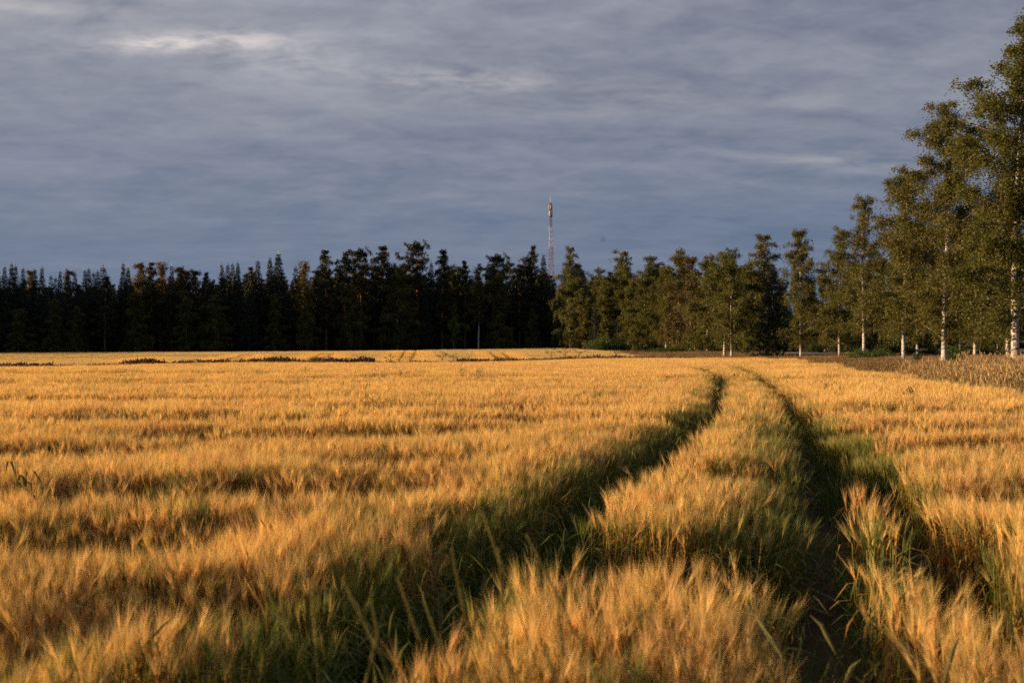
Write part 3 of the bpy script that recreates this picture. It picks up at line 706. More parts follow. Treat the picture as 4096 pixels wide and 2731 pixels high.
# ------------------------------------------------------------------ trees
def birch(seed, H, leaf, n_leaf, first=.22, width=.155, lean=(0, 0), leafmat=None, r0=None, sparse_top=.0, nb=58, thick=1.0):
    """tapered white trunk with ascending limbs and hanging twigs; returns (trunk mesh, crown mesh)"""
    r_ = np.random.default_rng(seed); tb = MB(); cb = MB()
    r0 = r0 or H * .0088
    t = np.linspace(0, 1, 16)
    P = np.stack([lean[0] * H * t ** 1.7 + .012 * H * np.sin(t * 5 + r_.random() * 6) * t, lean[1] * H * t ** 1.7 + .012 * H * np.sin(t * 4 + r_.random() * 6) * t, H * t], -1)
    rad = r0 * (1 - t) ** .85 + .012; rad[0] *= 1.25
    tb.tube(P, rad, 9, 0)
    at = lambda q: np.array([np.interp(q, t, P[:, i]) for i in range(3)])
    tw_o = []; lobes = [(r_.random() * 6.283, r_.uniform(.05, .6), r_.uniform(-.45, .6)) for _ in range(9)]
    az = r_.random() * 6.283
    for i in range(nb):
        f = first + (1 - first) * ((i + r_.random()) / nb) ** .95 * .985
        az += 2.4 + r_.normal(0, .35)
        g_ = (f - first) / (1 - first)
        prof = min(1.0, .66 + 1.1 * g_) * (1 - g_) ** .50 + .09
        prof *= max(.45, 1 + sum(w_ * math.exp(-((f - z_) / .13) ** 2) * max(0, math.cos(az - a_)) ** 2 for a_, z_, w_ in lobes))
        Ln = H * width * 1.6 * prof * r_.uniform(.38, 1.28)
        o = at(f); el = R(r_.uniform(25, 55) + 22 * g_)
        d = np.array((math.cos(az) * math.cos(el), math.sin(az) * math.cos(el), math.sin(el)))
        out = np.array((math.cos(az), math.sin(az), 0))
        s = np.linspace(0, 1, 6)
        B = o + d * Ln * 1.15 * s[:, None] + np.array((0, 0, -1)) * (Ln * (.42 + .2 * r_.random()) * s ** 2.3)[:, None] + r_.normal(0, .03 * Ln, (6, 3)) * s[:, None]
        rb = max(.008, np.interp(f, t, rad) * .25); tb.tube(B, np.linspace(rb, .006, 6) * thick, 4, 1)
        # side shoots, each with hanging twigs
        ns = max(3, int(Ln * 5.5))
        for _ in range(ns):
            q = r_.uniform(.02, 1.0) ** .6; p = np.array([np.interp(q, s, B[:, j]) for j in range(3)])
            aa = az + r_.normal(0, 1.0); dd = np.array((math.cos(aa), math.sin(aa), r_.uniform(-.1, .6)))
            l = r_.uniform(.25, .55) * (.35 + .16 * Ln)
            p2 = p + dd * l
            hang = r_.uniform(.3, 1.35) * min(1.0, .3 + Ln * .32) * (1 - .75 * g_ ** 2)
            p3 = p2 + dd * l * .35 + np.array((0, 0, -hang))
            tw_o.append((p, p2, p3))
    for _ in range(150):                              # short shoots hanging close round the stem
        f = first + (0.97 - first) * r_.random() ** .9; o = at(f); aa = r_.random() * 6.283; l = r_.uniform(.25, .9) * min(1, (1 - f) * 3)
        d = np.array((math.cos(aa), math.sin(aa), 0)); p2 = o + d * l + (0, 0, .2 * l); tw_o.append((o, p2, p2 + d * l * .3 + (0, 0, -r_.uniform(.3, 1.0) * min(1, (1 - f) * 3))))
    tw = np.array(tw_o)
    # thin twig ribbons
    for a, b, c in tw[::2]:
        sa = r_.random() * 3.14
        cb.ribbon(np.stack([a, b, c]), .006 * thick, np.array((math.cos(sa), math.sin(sa), .1)), 1)
    # leaves along the twigs
    k = r_.integers(0, len(tw), n_leaf); u_ = r_.random(n_leaf)
    drop = sparse_top
    Pl = np.where((u_ < .42)[:, None], tw[k, 0] + (tw[k, 1] - tw[k, 0]) * (u_ / .42)[:, None], tw[k, 1] + (tw[k, 2] - tw[k, 1]) * ((u_ - .42) / .58)[:, None])
    Pl = Pl + r_.normal(0, .075 + leaf * .4, (n_leaf, 3))
    if drop > 0: Pl = Pl[r_.random(n_leaf) > drop * np.clip(Pl[:, 2] / H - .45, 0, 1) * 2]
    n = len(Pl)
    U = r_.normal(0, 1, (n, 3)); U[:, 2] -= .6; U = unit(U); Vd = unit(np.cross(U, r_.normal(0, 1, (n, 3))))
    sz = leaf * r_.uniform(.7, 1.25, n)[:, None]
    cb.rhombs(Pl, U * sz * .5, Vd * sz * .38, 0)
    return tb.mesh('birch_trunk', [M_BBARK, M_LIMB], smooth=True), cb.mesh('birch_crown', [leafmat or M_BIRCH, M_TWIG]), H

def spruce(seed, H, width=.15, dens=1.0, first=.03, fin=.30, power=1.15):
    r_ = np.random.default_rng(seed); tb = MB(); cb = MB()
    t = np.linspace(0, 1, 8); P = np.stack([.004 * H * np.sin(t * 4), 0 * t, H * t], -1)
    tb.tube(P * (1, 1, .96), H * .011 * (1 - t) + .008, 7, 0)
    z = first * H; az = r_.random() * 6
    pc = []; pu = []; pv = []
    while z < H * .985:
        g_ = z / H; Lm = H * width * (1 - g_) ** power * r_.uniform(.85, 1.12) + .20
        nbr = int(r_.integers(5, 8))
        for j in range(nbr):
            a = az + j * 6.283 / nbr + r_.normal(0, .25); Ln = Lm * r_.uniform(.6, 1.15)
            out = np.array((math.cos(a), math.sin(a), 0)); sd_ = np.array((-out[1], out[0], 0))
            s = np.linspace(0, 1, 6)
            drop = (.10 + .38 * (1 - g_)) * Ln
            zz = z + r_.normal(0, .08) - drop * np.sin(s * 2.2) / .95 + .18 * Ln * s ** 3 + .25 * Ln * g_ * s
            B = np.stack([out[0] * Ln * s, out[1] * Ln * s, zz], -1)
            tb.tube(B[:4], np.linspace(.03, .012, 4) * H / 18, 3, 0)
            m_ = max(4, int(Ln * 9 * dens))
            q = r_.uniform(.12, 1, m_) ** .8
            C0 = np.stack([np.interp(q, s, B[:, i]) for i in range(3)], -1)
            sgn = r_.choice((-1, 1), m_)[:, None]
            U = out * r_.uniform(.4, 1, m_)[:, None] + sd_ * sgn * r_.uniform(.1, .9, m_)[:, None] + np.array((0, 0, -1)) * r_.uniform(.05, .75, m_)[:, None]
            U = unit(U); ln = fin * r_.uniform(.6, 1.3, m_)[:, None] * (.48 + .52 * (1 - g_) ** .7)
            Vd = unit(np.cross(U, r_.normal(0, 1, (m_, 3)) + np.array((0, 0, .6))))
            pc.append(C0 + U * ln * .6); pu.append(U * ln * .75); pv.append(Vd * ln * .26)
        az += .7; z += (.20 + .28 * (1 - g_)) * H / 18 * r_.uniform(.8, 1.2) / dens ** .3
    cb.rhombs(np.concatenate(pc), np.concatenate(pu), np.concatenate(pv), 0)
    cb.rhombs(np.array([(0, 0, H)]), np.array([(0, 0, .45)]), np.array([(.06, 0, 0)]), 0)
    return tb.mesh('spruce_trunk', [M_SBARK], smooth=True), cb.mesh('spruce_crown', [M_SPRUCE]), H + .3

def pine(seed, H, first=.42, width=.14, nb=34, tuft=.34, top_power=.5, low=.0):
    r_ = np.random.default_rng(seed); tb = MB(); cb = MB()
    t = np.linspace(0, 1, 10); P = np.stack([.012 * H * np.sin(t * 3 + r_.random() * 6) * t, .012 * H * np.sin(t * 3.5 + 1) * t, H * t], -1)
    rad = H * .011 * (1 - t) ** .8 + .03; tb.tube(P, rad, 8, 0)
    az = r_.random() * 6; pc = []
    for i in range(nb):
        f = first + (1 - first) * (i + r_.random()) / nb; az += 2.4 + r_.normal(0, .5)
        g_ = (f - first) / (1 - first)
        Ln = H * width * (min(1, .45 + 1.8 * g_) * (1 - g_) ** top_power + .16) * r_.uniform(.5, 1.25)
        o = np.array([np.interp(f, t, P[:, j]) for j in range(3)]); el = R(r_.uniform(-5, 30) + 30 * g_)
        d = np.array((math.cos(az) * math.cos(el), math.sin(az) * math.cos(el), math.sin(el)))
        s = np.linspace(0, 1, 5); B = o + d * Ln * s[:, None] + np.array((0, 0, 1)) * (.15 * Ln * s ** 2)[:, None] + r_.normal(0, .05 * Ln, (5, 3)) * s[:, None]
        tb.tube(B, np.linspace(max(.02, np.interp(f, t, rad) * .32), .012, 5), 4, 0)
        for _ in range(max(3, int(Ln * 3.6))):
            q = r_.uniform(.3, 1.05); c = B[0] + (B[-1] - B[0]) * q + r_.normal(0, .16 + .10 * Ln, 3) * np.array((1, 1, .45))
            pc.append(c)
    for i in range(int(10 * first)):     # dead stubs below the crown
        f = r_.uniform(.2, first); a = r_.random() * 6.28; o = np.array([np.interp(f, t, P[:, j]) for j in range(3)])
        tb.tube(np.stack([o, o + np.array((math.cos(a), math.sin(a), -.1)) * r_.uniform(.4, 1.2)]), [.025, .01], 3, 0)
    pc.append(P[-1]); pc = np.array(pc)
    m_ = 26; n = len(pc) * m_
    U = unit(r_.normal(0, 1, (n, 3)) + np.array((0, 0, .25))); c = np.repeat(pc, m_, 0)
    ln = tuft * r_.uniform(.5, 1.2, n)[:, None]
    Vd = unit(np.cross(U, r_.normal(0, 1, (n, 3))))
    cb.rhombs(c + U * ln * .75, U * ln * .6, Vd * ln * .17, 0)
    return tb.mesh('pine_trunk', [M_PBARK], smooth=True), cb.mesh('pine_crown', [M_PINE]), H + .2

def bush(seed, H, Wd, n_leaf, leaf, lm):
    """many-stemmed bush: stems from one root, leaves gathered in clumps round them"""
    r_ = np.random.default_rng(seed); tb = MB(); cb = MB(); cl_ = []
    for i in range(14):
        a = r_.random() * 6.283; q = r_.uniform(.15, 1); l = H * r_.uniform(.55, .98) * (1 - .35 * q)
        s = np.linspace(0, 1, 5); B = np.stack([math.cos(a) * Wd * q * .5 * s ** 1.3, math.sin(a) * Wd * q * .5 * s ** 1.3, l * s], -1)
        tb.tube(B, np.linspace(.022, .006, 5) * H / 3, 4, 0)
        for _ in range(9):
            f = r_.uniform(.25, 1.03); cl_.append(B[0] + (B[-1] - B[0]) * f + r_.normal(0, .10 * Wd, 3) * (1, 1, .7))
    cl_ = np.array(cl_); cl_[:, 2] = np.maximum(cl_[:, 2], .08 * H); k = r_.integers(0, len(cl_), n_leaf)
    Pl = cl_[k] + r_.normal(0, .065 * Wd, (n_leaf, 3)); Pl[:, 2] = np.abs(Pl[:, 2]); U = unit(r_.normal(0, 1, (n_leaf, 3)) + (0, 0, .4)); Vd = unit(np.cross(U, r_.normal(0, 1, (n_leaf, 3))))
    sz = leaf * r_.uniform(.7, 1.3, n_leaf)[:, None]
    cb.rhombs(Pl, U * sz * .55, Vd * sz * .3, 0)
    return tb.mesh('bush_stems', [M_TWIG]), cb.mesh('bush_foliage', [lm]), H

PROTO = {
    # near birches of the row
    'bG': birch(301, 16, .090, 110000, .10, .155, (.035, 0), nb=90, r0=.15, sparse_top=.3),
    'bF': birch(302, 15, .095, 90000, .10, .19, (.03, 0), nb=80, sparse_top=.36),
    'bE': birch(303, 15, .11, 64000, .12, .18, (-.02, 0), nb=70, sparse_top=.3),
    'bD': birch(304, 15, .12, 26000, .15, .15, (-.01, 0), nb=60, sparse_top=.25, thick=1.5),
    'bB': birch(305, 14, .14, 27000, .10, .165, (-.02, 0), sparse_top=.2, nb=66, thick=1.5),
    'bC': birch(306, 14, .14, 30000, .09, .165, (-.01, 0), nb=64, sparse_top=.38, thick=1.5),
    'bA': birch(307, 13, .15, 24000, .13, .18, (-.015, 0), nb=60, sparse_top=.38, thick=1.5),
    'bT': birch(308, 14, .17, 30000, .05, .185, (.01, 0), nb=64, sparse_top=.38, thick=1.6),
    'bO': birch(309, 16, .20, 18000, .08, .15, (.01, 0), leafmat=M_BIRCH_O, sparse_top=.25, nb=60, thick=2.0),
    'bN': birch(310, 16, .20, 7000, .34, .105, (0, 0), leafmat=M_BIRCH_O, sparse_top=.35, nb=50, thick=2.0),
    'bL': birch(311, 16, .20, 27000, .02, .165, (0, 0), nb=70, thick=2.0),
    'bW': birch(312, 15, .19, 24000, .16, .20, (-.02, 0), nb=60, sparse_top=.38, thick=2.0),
    'lime': birch(313, 12, .26, 9000, .2, .24, (0, 0), leafmat=M_SUNLIT_LIME, nb=40, thick=2.0),
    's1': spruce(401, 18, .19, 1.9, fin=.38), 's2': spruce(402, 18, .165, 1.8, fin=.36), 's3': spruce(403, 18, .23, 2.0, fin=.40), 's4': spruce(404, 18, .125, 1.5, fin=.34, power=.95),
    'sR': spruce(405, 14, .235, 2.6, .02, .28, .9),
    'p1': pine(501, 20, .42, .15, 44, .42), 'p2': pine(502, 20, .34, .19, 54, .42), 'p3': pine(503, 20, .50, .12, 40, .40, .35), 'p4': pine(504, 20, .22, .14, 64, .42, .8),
    'will': bush(601, 3.2, 5.0, 5200, .22, M_WILLOW), 'under': bush(604, 3.2, 5.5, 5200, .24, M_UNDER), 'dsh': bush(605, 1.1, 2.2, 2600, .11, M_DITCH), 'nett': bush(602, 1.1, 2.6, 3200, .11, M_WILLOW), 'sapl': bush(603, 1.5, 1.3, 2400, .10, M_WILLOW),
}
KIND = {'b': ('birch_tree', 'birch'), 's': ('spruce_tree', 'spruce'), 'p': ('pine_tree', 'pine'), 'l': ('leafy_tree', 'tree')}
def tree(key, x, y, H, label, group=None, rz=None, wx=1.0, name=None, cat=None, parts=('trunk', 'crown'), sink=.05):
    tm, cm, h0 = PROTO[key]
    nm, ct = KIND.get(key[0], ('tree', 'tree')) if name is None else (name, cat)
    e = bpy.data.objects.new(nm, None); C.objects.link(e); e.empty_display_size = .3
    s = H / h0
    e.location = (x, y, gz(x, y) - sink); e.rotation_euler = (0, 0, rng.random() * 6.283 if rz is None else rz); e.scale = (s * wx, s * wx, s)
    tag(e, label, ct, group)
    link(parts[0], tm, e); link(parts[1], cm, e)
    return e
def tree_px(key, px, ytop, Y, label, **kw):
    """tree at distance Y whose top shows at (px, ytop) in the photo"""
    x = (px - CX) / PF * Y; H = CAMZ + (HY - ytop) / PF * Y - gz(x, Y)
    return tree(key, x, Y, H, label, **kw)

RG = 'birches along the road'
# --- the row of birches on the verge, nearest first: trunk foot at px, top at ytop
row = [
    ('bG', 4061, 60, 42, 'largest birch with thick white trunk at the edge of the picture, nearest of the row', .4, 1.12),
    ('bF', 3776, 432, 56, 'tall full birch with white trunk and a green sapling at its foot', 0, 1.08),
    ('bE', 3614, 676, 75, 'birch with a short bare white trunk above the dry verge, beside the tall full birch', 2.0, 1.0),
    ('bD', 3455, 784, 98, 'slender birch showing its long bright trunk almost to the top', 1.0, 1.0),
    ('bC', 3357, 915, 106, 'slim dark-topped birch just before the long bright trunk', 3.0, .95),
    ('bB', 3203, 921, 111, 'olive birch with wispy top standing directly beside the broad dark spruce', 0, 1.0),
    ('bA', 2926, 998, 115, 'birch with a bare slim white trunk before the olive grove, beside a thicker trunk', 0, 1.0),
    ('bA', 2897, 1010, 121, 'bushy birch whose thicker spotted trunk stands right behind the slim white trunk', 2.0, 1.1),
    ('bT', 2830, 1024, 148, 'round-topped birch with a pale leaning trunk where the grey road shows', 1.0, 1.0),
    ('bO', 2762, 1034, 158, 'brownish thin birch with forked pale limbs among the olive grove', 0, 1.0),
    ('bT', 2712, 1000, 166, 'tall olive birch with a pointed leafy tip rising over the grove', 0, 1.0),
    ('bB', 2664, 1068, 172, 'olive birch hanging low beside the pointed tip of the grove', 2.6, 1.1),
    ('bT', 2580, 1094, 176, 'dense conical olive birch, white-footed, beside the far field tip', 2.2, 1.05),
    ('bW', 2604, 1033, 205, 'birch with drooping crown showing behind the dense conical olive birch', 0, .9),
    ('bL', 2532, 1122, 188, 'olive birch with a pale forked stem, between narrow spruce and conical birch', 0, 1.0),
    ('bW', 2487, 1012, 214, 'broad drooping birch with open silvery crown above the lower birches', 1.3, .95),
    ('bL', 2428, 1130, 192, 'tawny birch over the green willow bush at the field corner', 1.0, 1.0),
    ('bW', 2395, 1080, 216, 'grey-green drooping birch leaning towards the gap by the mast', 3, .8),
    ('bL', 2335, 1160, 196, 'low spreading birch forming the corner where the dark forest meets the olive birches', 2, 1.15),
    ('bW', 2280, 996, 206, 'tall pale birch standing alone beside the radio mast', .6, .68),
    ('bW', 3052, 948, 128, 'airy birch rising behind the broad dark spruce', .3, .8),
    ('bT', 2985, 1060, 127, 'leafy birch filling the space between slim white trunk and broad spruce', .3, 1.0),
]
for k, px, yt, Y, lab, rz, wx in row: tree_px(k, px, yt, Y, lab, group=RG, rz=rz, wx=wx * (1.2 if Y > 120 and px > 2300 else 1.0))
tree_px('sR', 3090, 1040, 116, 'broad dark spruce with skirts to the ground in the birch row', group='spruces at the road', rz=.5, wx=1.05)
tree_px('s2', 2378, 1195, 190, 'small bluish spruce half hidden among the olive birches above the willow', group='spruces at the road')
tree_px('s4', 2470, 1262, 182, 'small narrow black spruce beside the willow bush', group='spruces at the road', wx=1.5)
# --- second row across the road
far_side = [
    ('bT', 3513, 1010, 140, 'birch across the road, its pale trunk seen just beyond the long bright trunk'),
    ('bT', 3476, 1080, 122, 'birch with a dark leaning trunk at the road behind the long bright trunk'),
    ('bE', 3669, 900, 104, 'birch across the road with a short speckled foot between two row trunks'),
    ('bF', 3900, 800, 92, 'dark leafy birch across the road between the two largest birches'),
    ('bE', 3840, 860, 110, 'birch across the road hanging low behind the tall full birch'),
    ('bT', 3740, 930, 125, 'shaded birch across the road behind the bare white trunk'),
    ('bL', 3590, 1000, 150, 'dense dark birch with foliage to the ground beyond the pale far trunk'),
    ('bL', 3420, 1060, 150, 'shaded bushy birch across the road behind the slim dark-topped birch'),
    ('bT', 3300, 1080, 155, 'birch across the road filling the gap left of the slim dark-topped birch'),
    ('bL', 3240, 1110, 165, 'far bushy birch across the road behind the wispy birch'),
    ('bL', 3130, 1120, 170, 'far birch across the road hidden behind the broad dark spruce'),
    ('bL', 2870, 1090, 185, 'far birch across the road behind the twin trunks'),
    ('bL', 2780, 1110, 200, 'far birch across the road behind the brownish thin birch'),
    ('bT', 2940, 1075, 180, 'far leafy birch across the road behind the slim white trunk'),
    ('bL', 3010, 1110, 176, 'far birch across the road just before the broad dark spruce'),
    ('bL', 2690, 1130, 222, 'far birch deep in the olive grove behind the pointed tip'),
    ('bE', 4030, 700, 84, 'leafy birch across the road behind the largest birch'),
    ('bL', 3990, 1040, 130, 'dark birch beyond the road over the green field edge'),
]
for k, px, yt, Y, lab in far_side: tree_px(k, px, yt, Y, lab, group='birches across the road')
for i, (px, yt, Y) in enumerate(((3640, 1290, 235), (3700, 1300, 240), (3760, 1285, 238), (3830, 1296, 236), (3890, 1304, 240), (3945, 1290, 235), (4000, 1300, 240), (4060, 1288, 236), (3560, 1280, 240), (3490, 1290, 238))):
    tree_px('bL' if i % 2 else 's3', px, yt, Y, 'distant bushy birch beyond the green field' if i % 2 else 'distant dark spruce beyond the green field', group='trees beyond the green field', wx=1.4)

# --- the dark forest behind the far field: (kind, px, top row, depth behind edge, width, hand label)
def edge_y(px): return 193 + (px / 2300.0) * 40
FOREST = [
    ('s1', -12, 1052, 2, 1, None), ('s1', 18, 1058, 3, .9, None), ('s3', 46, 1046, 0, .8, 'dark spruce in the first tall group at the picture edge'), ('s2', 62, 1056, 2, 1, None), ('s2', 92, 1065, 0, 1, None), ('bO', 122, 1083, 6, .8, None),
    ('s2', 141, 1072, 2, 1, None), ('s1', 168, 1063, 0, .95, None), ('s4', 203, 1090, 3, 1, None), ('s4', 222, 1100, 5, 1.1, None), ('s1', 240, 1076, 0, .8, None), ('bO', 274, 1083, 7, .8, None), ('s2', 299, 1080, 0, 1, None),
    ('s1', 340, 1072, 3, .9, None), ('s2', 355, 1066, 0, 1, None), ('s4', 374, 1078, 3, 1, None), ('s2', 390, 1077, 5, 1.1, None), ('s4', 412, 1057, 0, 1.6, 'spruce with an open spiky top, last single spire before the twin dark spruces'),
    ('s3', 493, 1044, 0, .75, 'first of the twin dark spruces topping the left forest'), ('s3', 512, 1058, 2, .8, 'second, lower one of the twin dark spruces'), ('bO', 559, 1055, 4, .95, 'rusty brown birch lit by the sun behind the dark spruces'),
    ('p4', 607, 1053, 2, .9, None), ('bN', 642, 1048, 5, 1.1, None), ('s2', 686, 1054, 0, 1, 'sharp spruce spire between two rusty birch crowns'), ('bO', 718, 1071, 3, 1, None), ('bO', 746, 1083, 4, .9, None), ('bO', 781, 1084, 3, 1, None), ('p4', 821, 1093, 1, .8, None), ('bL', 850, 1128, 2, .8, None),
    ('s1', 887, 1050, 0, .9, 'spruce that starts the tall block after the dip in the skyline'), ('s2', 911, 1050, 2, 1, None), ('s1', 930, 1048, 3, 1, None), ('s3', 951, 1040, 0, .8, None), ('p4', 1000, 1072, 4, .8, None), ('s1', 1031, 1034, 0, 1.05, None),
    ('s3', 1080, 1018, 2, .85, None), ('s3', 1113, 1003, 0, 1.15, 'biggest and broadest dark spruce of the left forest'), ('s4', 1183, 1056, 1, 1.2, None), ('bN', 1214, 1046, 3, 1.0, 'thin pale dead-looking tree beside the broadest spruce'),
    ('s2', 1268, 1089, 3, 1, None), ('p4', 1305, 1004, 0, 1.05, 'tall shaggy pine, first of the pine tops'), ('p3', 1380, 1008, 0, .95, 'slim pine with bare reddish trunk'), ('p2', 1443, 1004, 2, .85, None), ('p1', 1497, 1045, 4, .8, None), ('p4', 1527, 990, 0, 1.15, 'bulky ragged pine with two horns at its top'),
    ('bL', 1570, 1065, 3, .8, None), ('bO', 1620, 1063, 2, 1.0, None), ('p2', 1668, 977, 3, .95, 'highest pine with a wide flat-layered crown'), ('s2', 1725, 1042, 2, 1, None), ('p4', 1768, 1005, 1, 1.0, None), ('bL', 1820, 1068, 4, .7, None), ('p4', 1860, 1048, 2, .8, None),
    ('bN', 1914, 1068, -3, 1.0, 'thin half-bare birch with a long white trunk at the dark forest edge'), ('s1', 1950, 1048, 2, .9, None), ('p2', 1992, 1026, 0, 1.0, 'wide dark pine with a flat double top'), ('p3', 2046, 1053, 4, 1, None), ('p4', 2078, 1060, 2, .8, None), ('p1', 2104, 1042, 4, .9, None), ('p4', 2130, 987, 3, .75, 'high narrow conifer beside the black spruce at the mast'), ('s3', 2174, 1007, 0, .85, 'black pointed spruce directly beside the radio mast'), ('s4', 2217, 1100, 3, 1.0, 'small spruce tip in front of the foot of the mast'),
]
LOW = [
    ('bL', 75, 1240, -6, 1.3, 'low round leafy tree at the forest foot near the picture edge'), ('bL', 220, 1202, -4, .9, 'mid-height shaded birch in front of the forest, beside the low round tree'), ('bL', 306, 1228, -5, .9, 'shaded pyramid birch before the dark spires'),
    ('p4', 420, 1110, -3, 1.1, 'dull green pine in front of the twin dark spruces'), ('bL', 540, 1172, -4, 1.1, 'green shaded birch below the rusty birch'), ('bL', 745, 1190, -4, 1.0, 'shaded birch with hanging twigs below the rusty crowns'), ('bT', 860, 1180, -5, 1.0, 'birch with a thin pale trunk below the dip in the skyline'),
    ('bT', 1225, 1150, -5, .7, 'birch with whitish trunk under the thin pale tree'), ('bT', 1400, 1140, -4, 1.0, 'shaded birch in front of the slim reddish pine'), ('bT', 1590, 1075, -4, 1.0, 'olive birch before the highest pine'), ('bL', 1990, 1100, -5, .9, 'shaded birch below the flat double-topped pine'), ('bL', 2130, 1240, -5, .8, 'low shaded birch before the black spruce at the mast'), ('bL', 2235, 1180, -3, .8, 'shaded birch in front of the foot of the mast'),
    ('bL', 1100, 1180, -4, .9, 'shaded birch in front of the broadest spruce'), ('s1', 1000, 1150, -4, 1.0, 'shorter spruce in front of the tall dark block'), ('s1', 1700, 1180, -4, 1.0, 'shorter spruce below the highest pine'),
]
WORDS = {'s': ('dark spruce', 'spruce'), 'p': ('dark pine', 'pine'), 'b': ('shaded birch', 'birch')}
ORD = ['next', 'second', 'third', 'fourth', 'fifth', 'sixth', 'seventh', 'eighth']
marks = [(i, f[5]) for i, f in enumerate(FOREST) if f[5]]
SHORT = {'dark spruce in the first tall group at the picture edge': 'the tall spruces at the picture edge', 'spruce with an open spiky top, last single spire before the twin dark spruces': 'the spiky open spruce',
         'first of the twin dark spruces topping the left forest': 'the twin dark spruces', 'second, lower one of the twin dark spruces': 'the lower twin spruce', 'rusty brown birch lit by the sun behind the dark spruces': 'the rusty birch',
         'sharp spruce spire between two rusty birch crowns': 'the spire between rusty birches', 'spruce that starts the tall block after the dip in the skyline': 'the skyline dip', 'biggest and broadest dark spruce of the left forest': 'the broadest spruce',
         'thin pale dead-looking tree beside the broadest spruce': 'the thin pale tree', 'tall shaggy pine, first of the pine tops': 'the first shaggy pine', 'slim pine with bare reddish trunk': 'the reddish slim pine', 'bulky ragged pine with two horns at its top': 'the horned bulky pine',
         'highest pine with a wide flat-layered crown': 'the highest pine', 'thin half-bare birch with a long white trunk at the dark forest edge': 'the half-bare white birch', 'wide dark pine with a flat double top': 'the double-topped pine',
         'high narrow conifer beside the black spruce at the mast': 'the narrow conifer at the mast', 'black pointed spruce directly beside the radio mast': 'the black mast spruce', 'small spruce tip in front of the foot of the mast': 'the mast foot'}
for i, (k, px, yt, dp, wx, lab) in enumerate(FOREST):
    if not lab:
        j, ml = min(marks, key=lambda q: abs(q[0] - i))
        adj = {'bO': 'rusty thin birch', 'bN': 'thin pale birch', 'bL': 'green-brown birch', 's4': 'narrow dark spruce', 's3': 'broad dark spruce', 's2': 'pointed dark spruce', 's1': 'dark spruce', 'p1': 'open-crowned pine', 'p2': 'wide dark pine', 'p3': 'slim pine', 'p4': 'shaggy dark pine'}[k]
        lab = f"{adj}, {ORD[abs(i - j) - 1]} treetop to the {'right' if i > j else 'left'} of {SHORT[ml]}"
    tree_px(k, px, yt, edge_y(px) + dp, lab, group='trees of the dark forest edge', wx=wx * (1.0 if k[0] == 's' else 1.15))
for k, px, yt, dp, wx, lab in LOW: tree_px(k, px, yt, edge_y(px) + dp, lab, group='trees of the dark forest edge', wx=wx * 1.15)
tree_px('lime', 1813, 1212, edge_y(1813) + 1, 'tree top coloured bright lime as if sunlit inside the dark forest', wx=.6, group='trees of the dark forest edge', name='leafy_tree', cat='tree')
# --- the ranks behind, which close the forest: one dark mass of look-alikes
r_ = np.random.default_rng(5)
sky_x = np.array([f[1] for f in FOREST] + [2280, 2340, 2430, 2500, 2600, 2700]); sky_y = np.array([f[2] for f in FOREST] + [1100, 1180, 1130, 1100, 1110, 1090])
for rank, (dy, drop, st) in enumerate(((9, 45, 44), (18, 50, 52), (30, 60, 60))):
    for px in np.arange(-40, 2330, st):
        px = px + r_.uniform(-12, 12)
        near = np.sort(np.abs(sky_x - px))[:1]
        w = np.exp(-((sky_x - px) / 40.0) ** 2); yb = (w * sky_y).sum() / w.sum()
        yt = min(max(yb + drop + 20 + r_.uniform(0, 40), 1140 if px < 850 else 1100), 1230)
        k = ('s1', 's3', 's1', 's2', 'p4', 'bL')[r_.integers(6)]
        kind = WORDS[k[0]][1]
        tree_px(k, px, yt, edge_y(px) + dy + r_.uniform(-2, 2), f'{kind} packed inside the dark forest behind its front trees', group=f'{kind}s packed inside the dark forest', wx=1.25)
# --- the deep wood behind them, and the wood beyond the green field: no one could count these trees
def wood(name, x, y, hh, label, picks, protos):
    n = len(x); r2 = np.random.default_rng(9); s_ = hh / 18.0
    return scatter(name, np.stack([x, y, ground_z(x, y) - .1], -1), np.stack([0 * x, 0 * x, r2.random(n) * 6.283], -1), np.stack([s_ * 1.35, s_ * 1.35, s_], -1), picks, protos, label, 'forest')
PM = [PROTO[q][1] for q in ('s1', 's3', 'bL', 'p4')]
x, y = grid(-340, 70, 110, 330, 5.2, 95); ye = 193 + ((CX + x / y * PF) / 2300.0) * 40
k = (y > ye + np.where(x < -.56 * y, -4, 16)) & (y < ye + 75) & (in_view(x, y, 12) | (x < -90)) & ((x < 22) | (y > 248)); x, y = x[k], y[k]
yt = 1.8 + (HY - (1120 - 50 * np.clip((x / y + .35) / .25, 0, 1))) / PF * y
wood('forest', x, y, np.where(x < -.56 * y, r_.uniform(19, 22, len(x)), np.clip(yt * r_.uniform(.72, .92, len(x)), 9, 22)), 'dark deep wood closing the view behind the forest edge', r_.integers(0, 4, len(x)), PM)
x, y = grid(20, 210, 222, 330, 6.0, 96); k = in_view(x, y, 10) & (x > 22 + (y - 222) * .3); x, y = x[k], y[k]
wood('forest', x, y, r_.uniform(9, 14, len(x)), 'distant wood beyond the green field, seen between the birch trunks', r_.integers(0, 4, len(x)), PM)
# --- the forest edge runs on beyond the picture's left side and shades the far field
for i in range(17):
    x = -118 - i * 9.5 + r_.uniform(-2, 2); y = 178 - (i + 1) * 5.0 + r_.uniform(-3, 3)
    tree(('s3', 's1', 'p4', 'bL')[i % 4], x, y, r_.uniform(17, 20), 'forest edge tree beyond the picture side, shading the far field', group='forest edge trees beyond the picture side', wx=1.5)

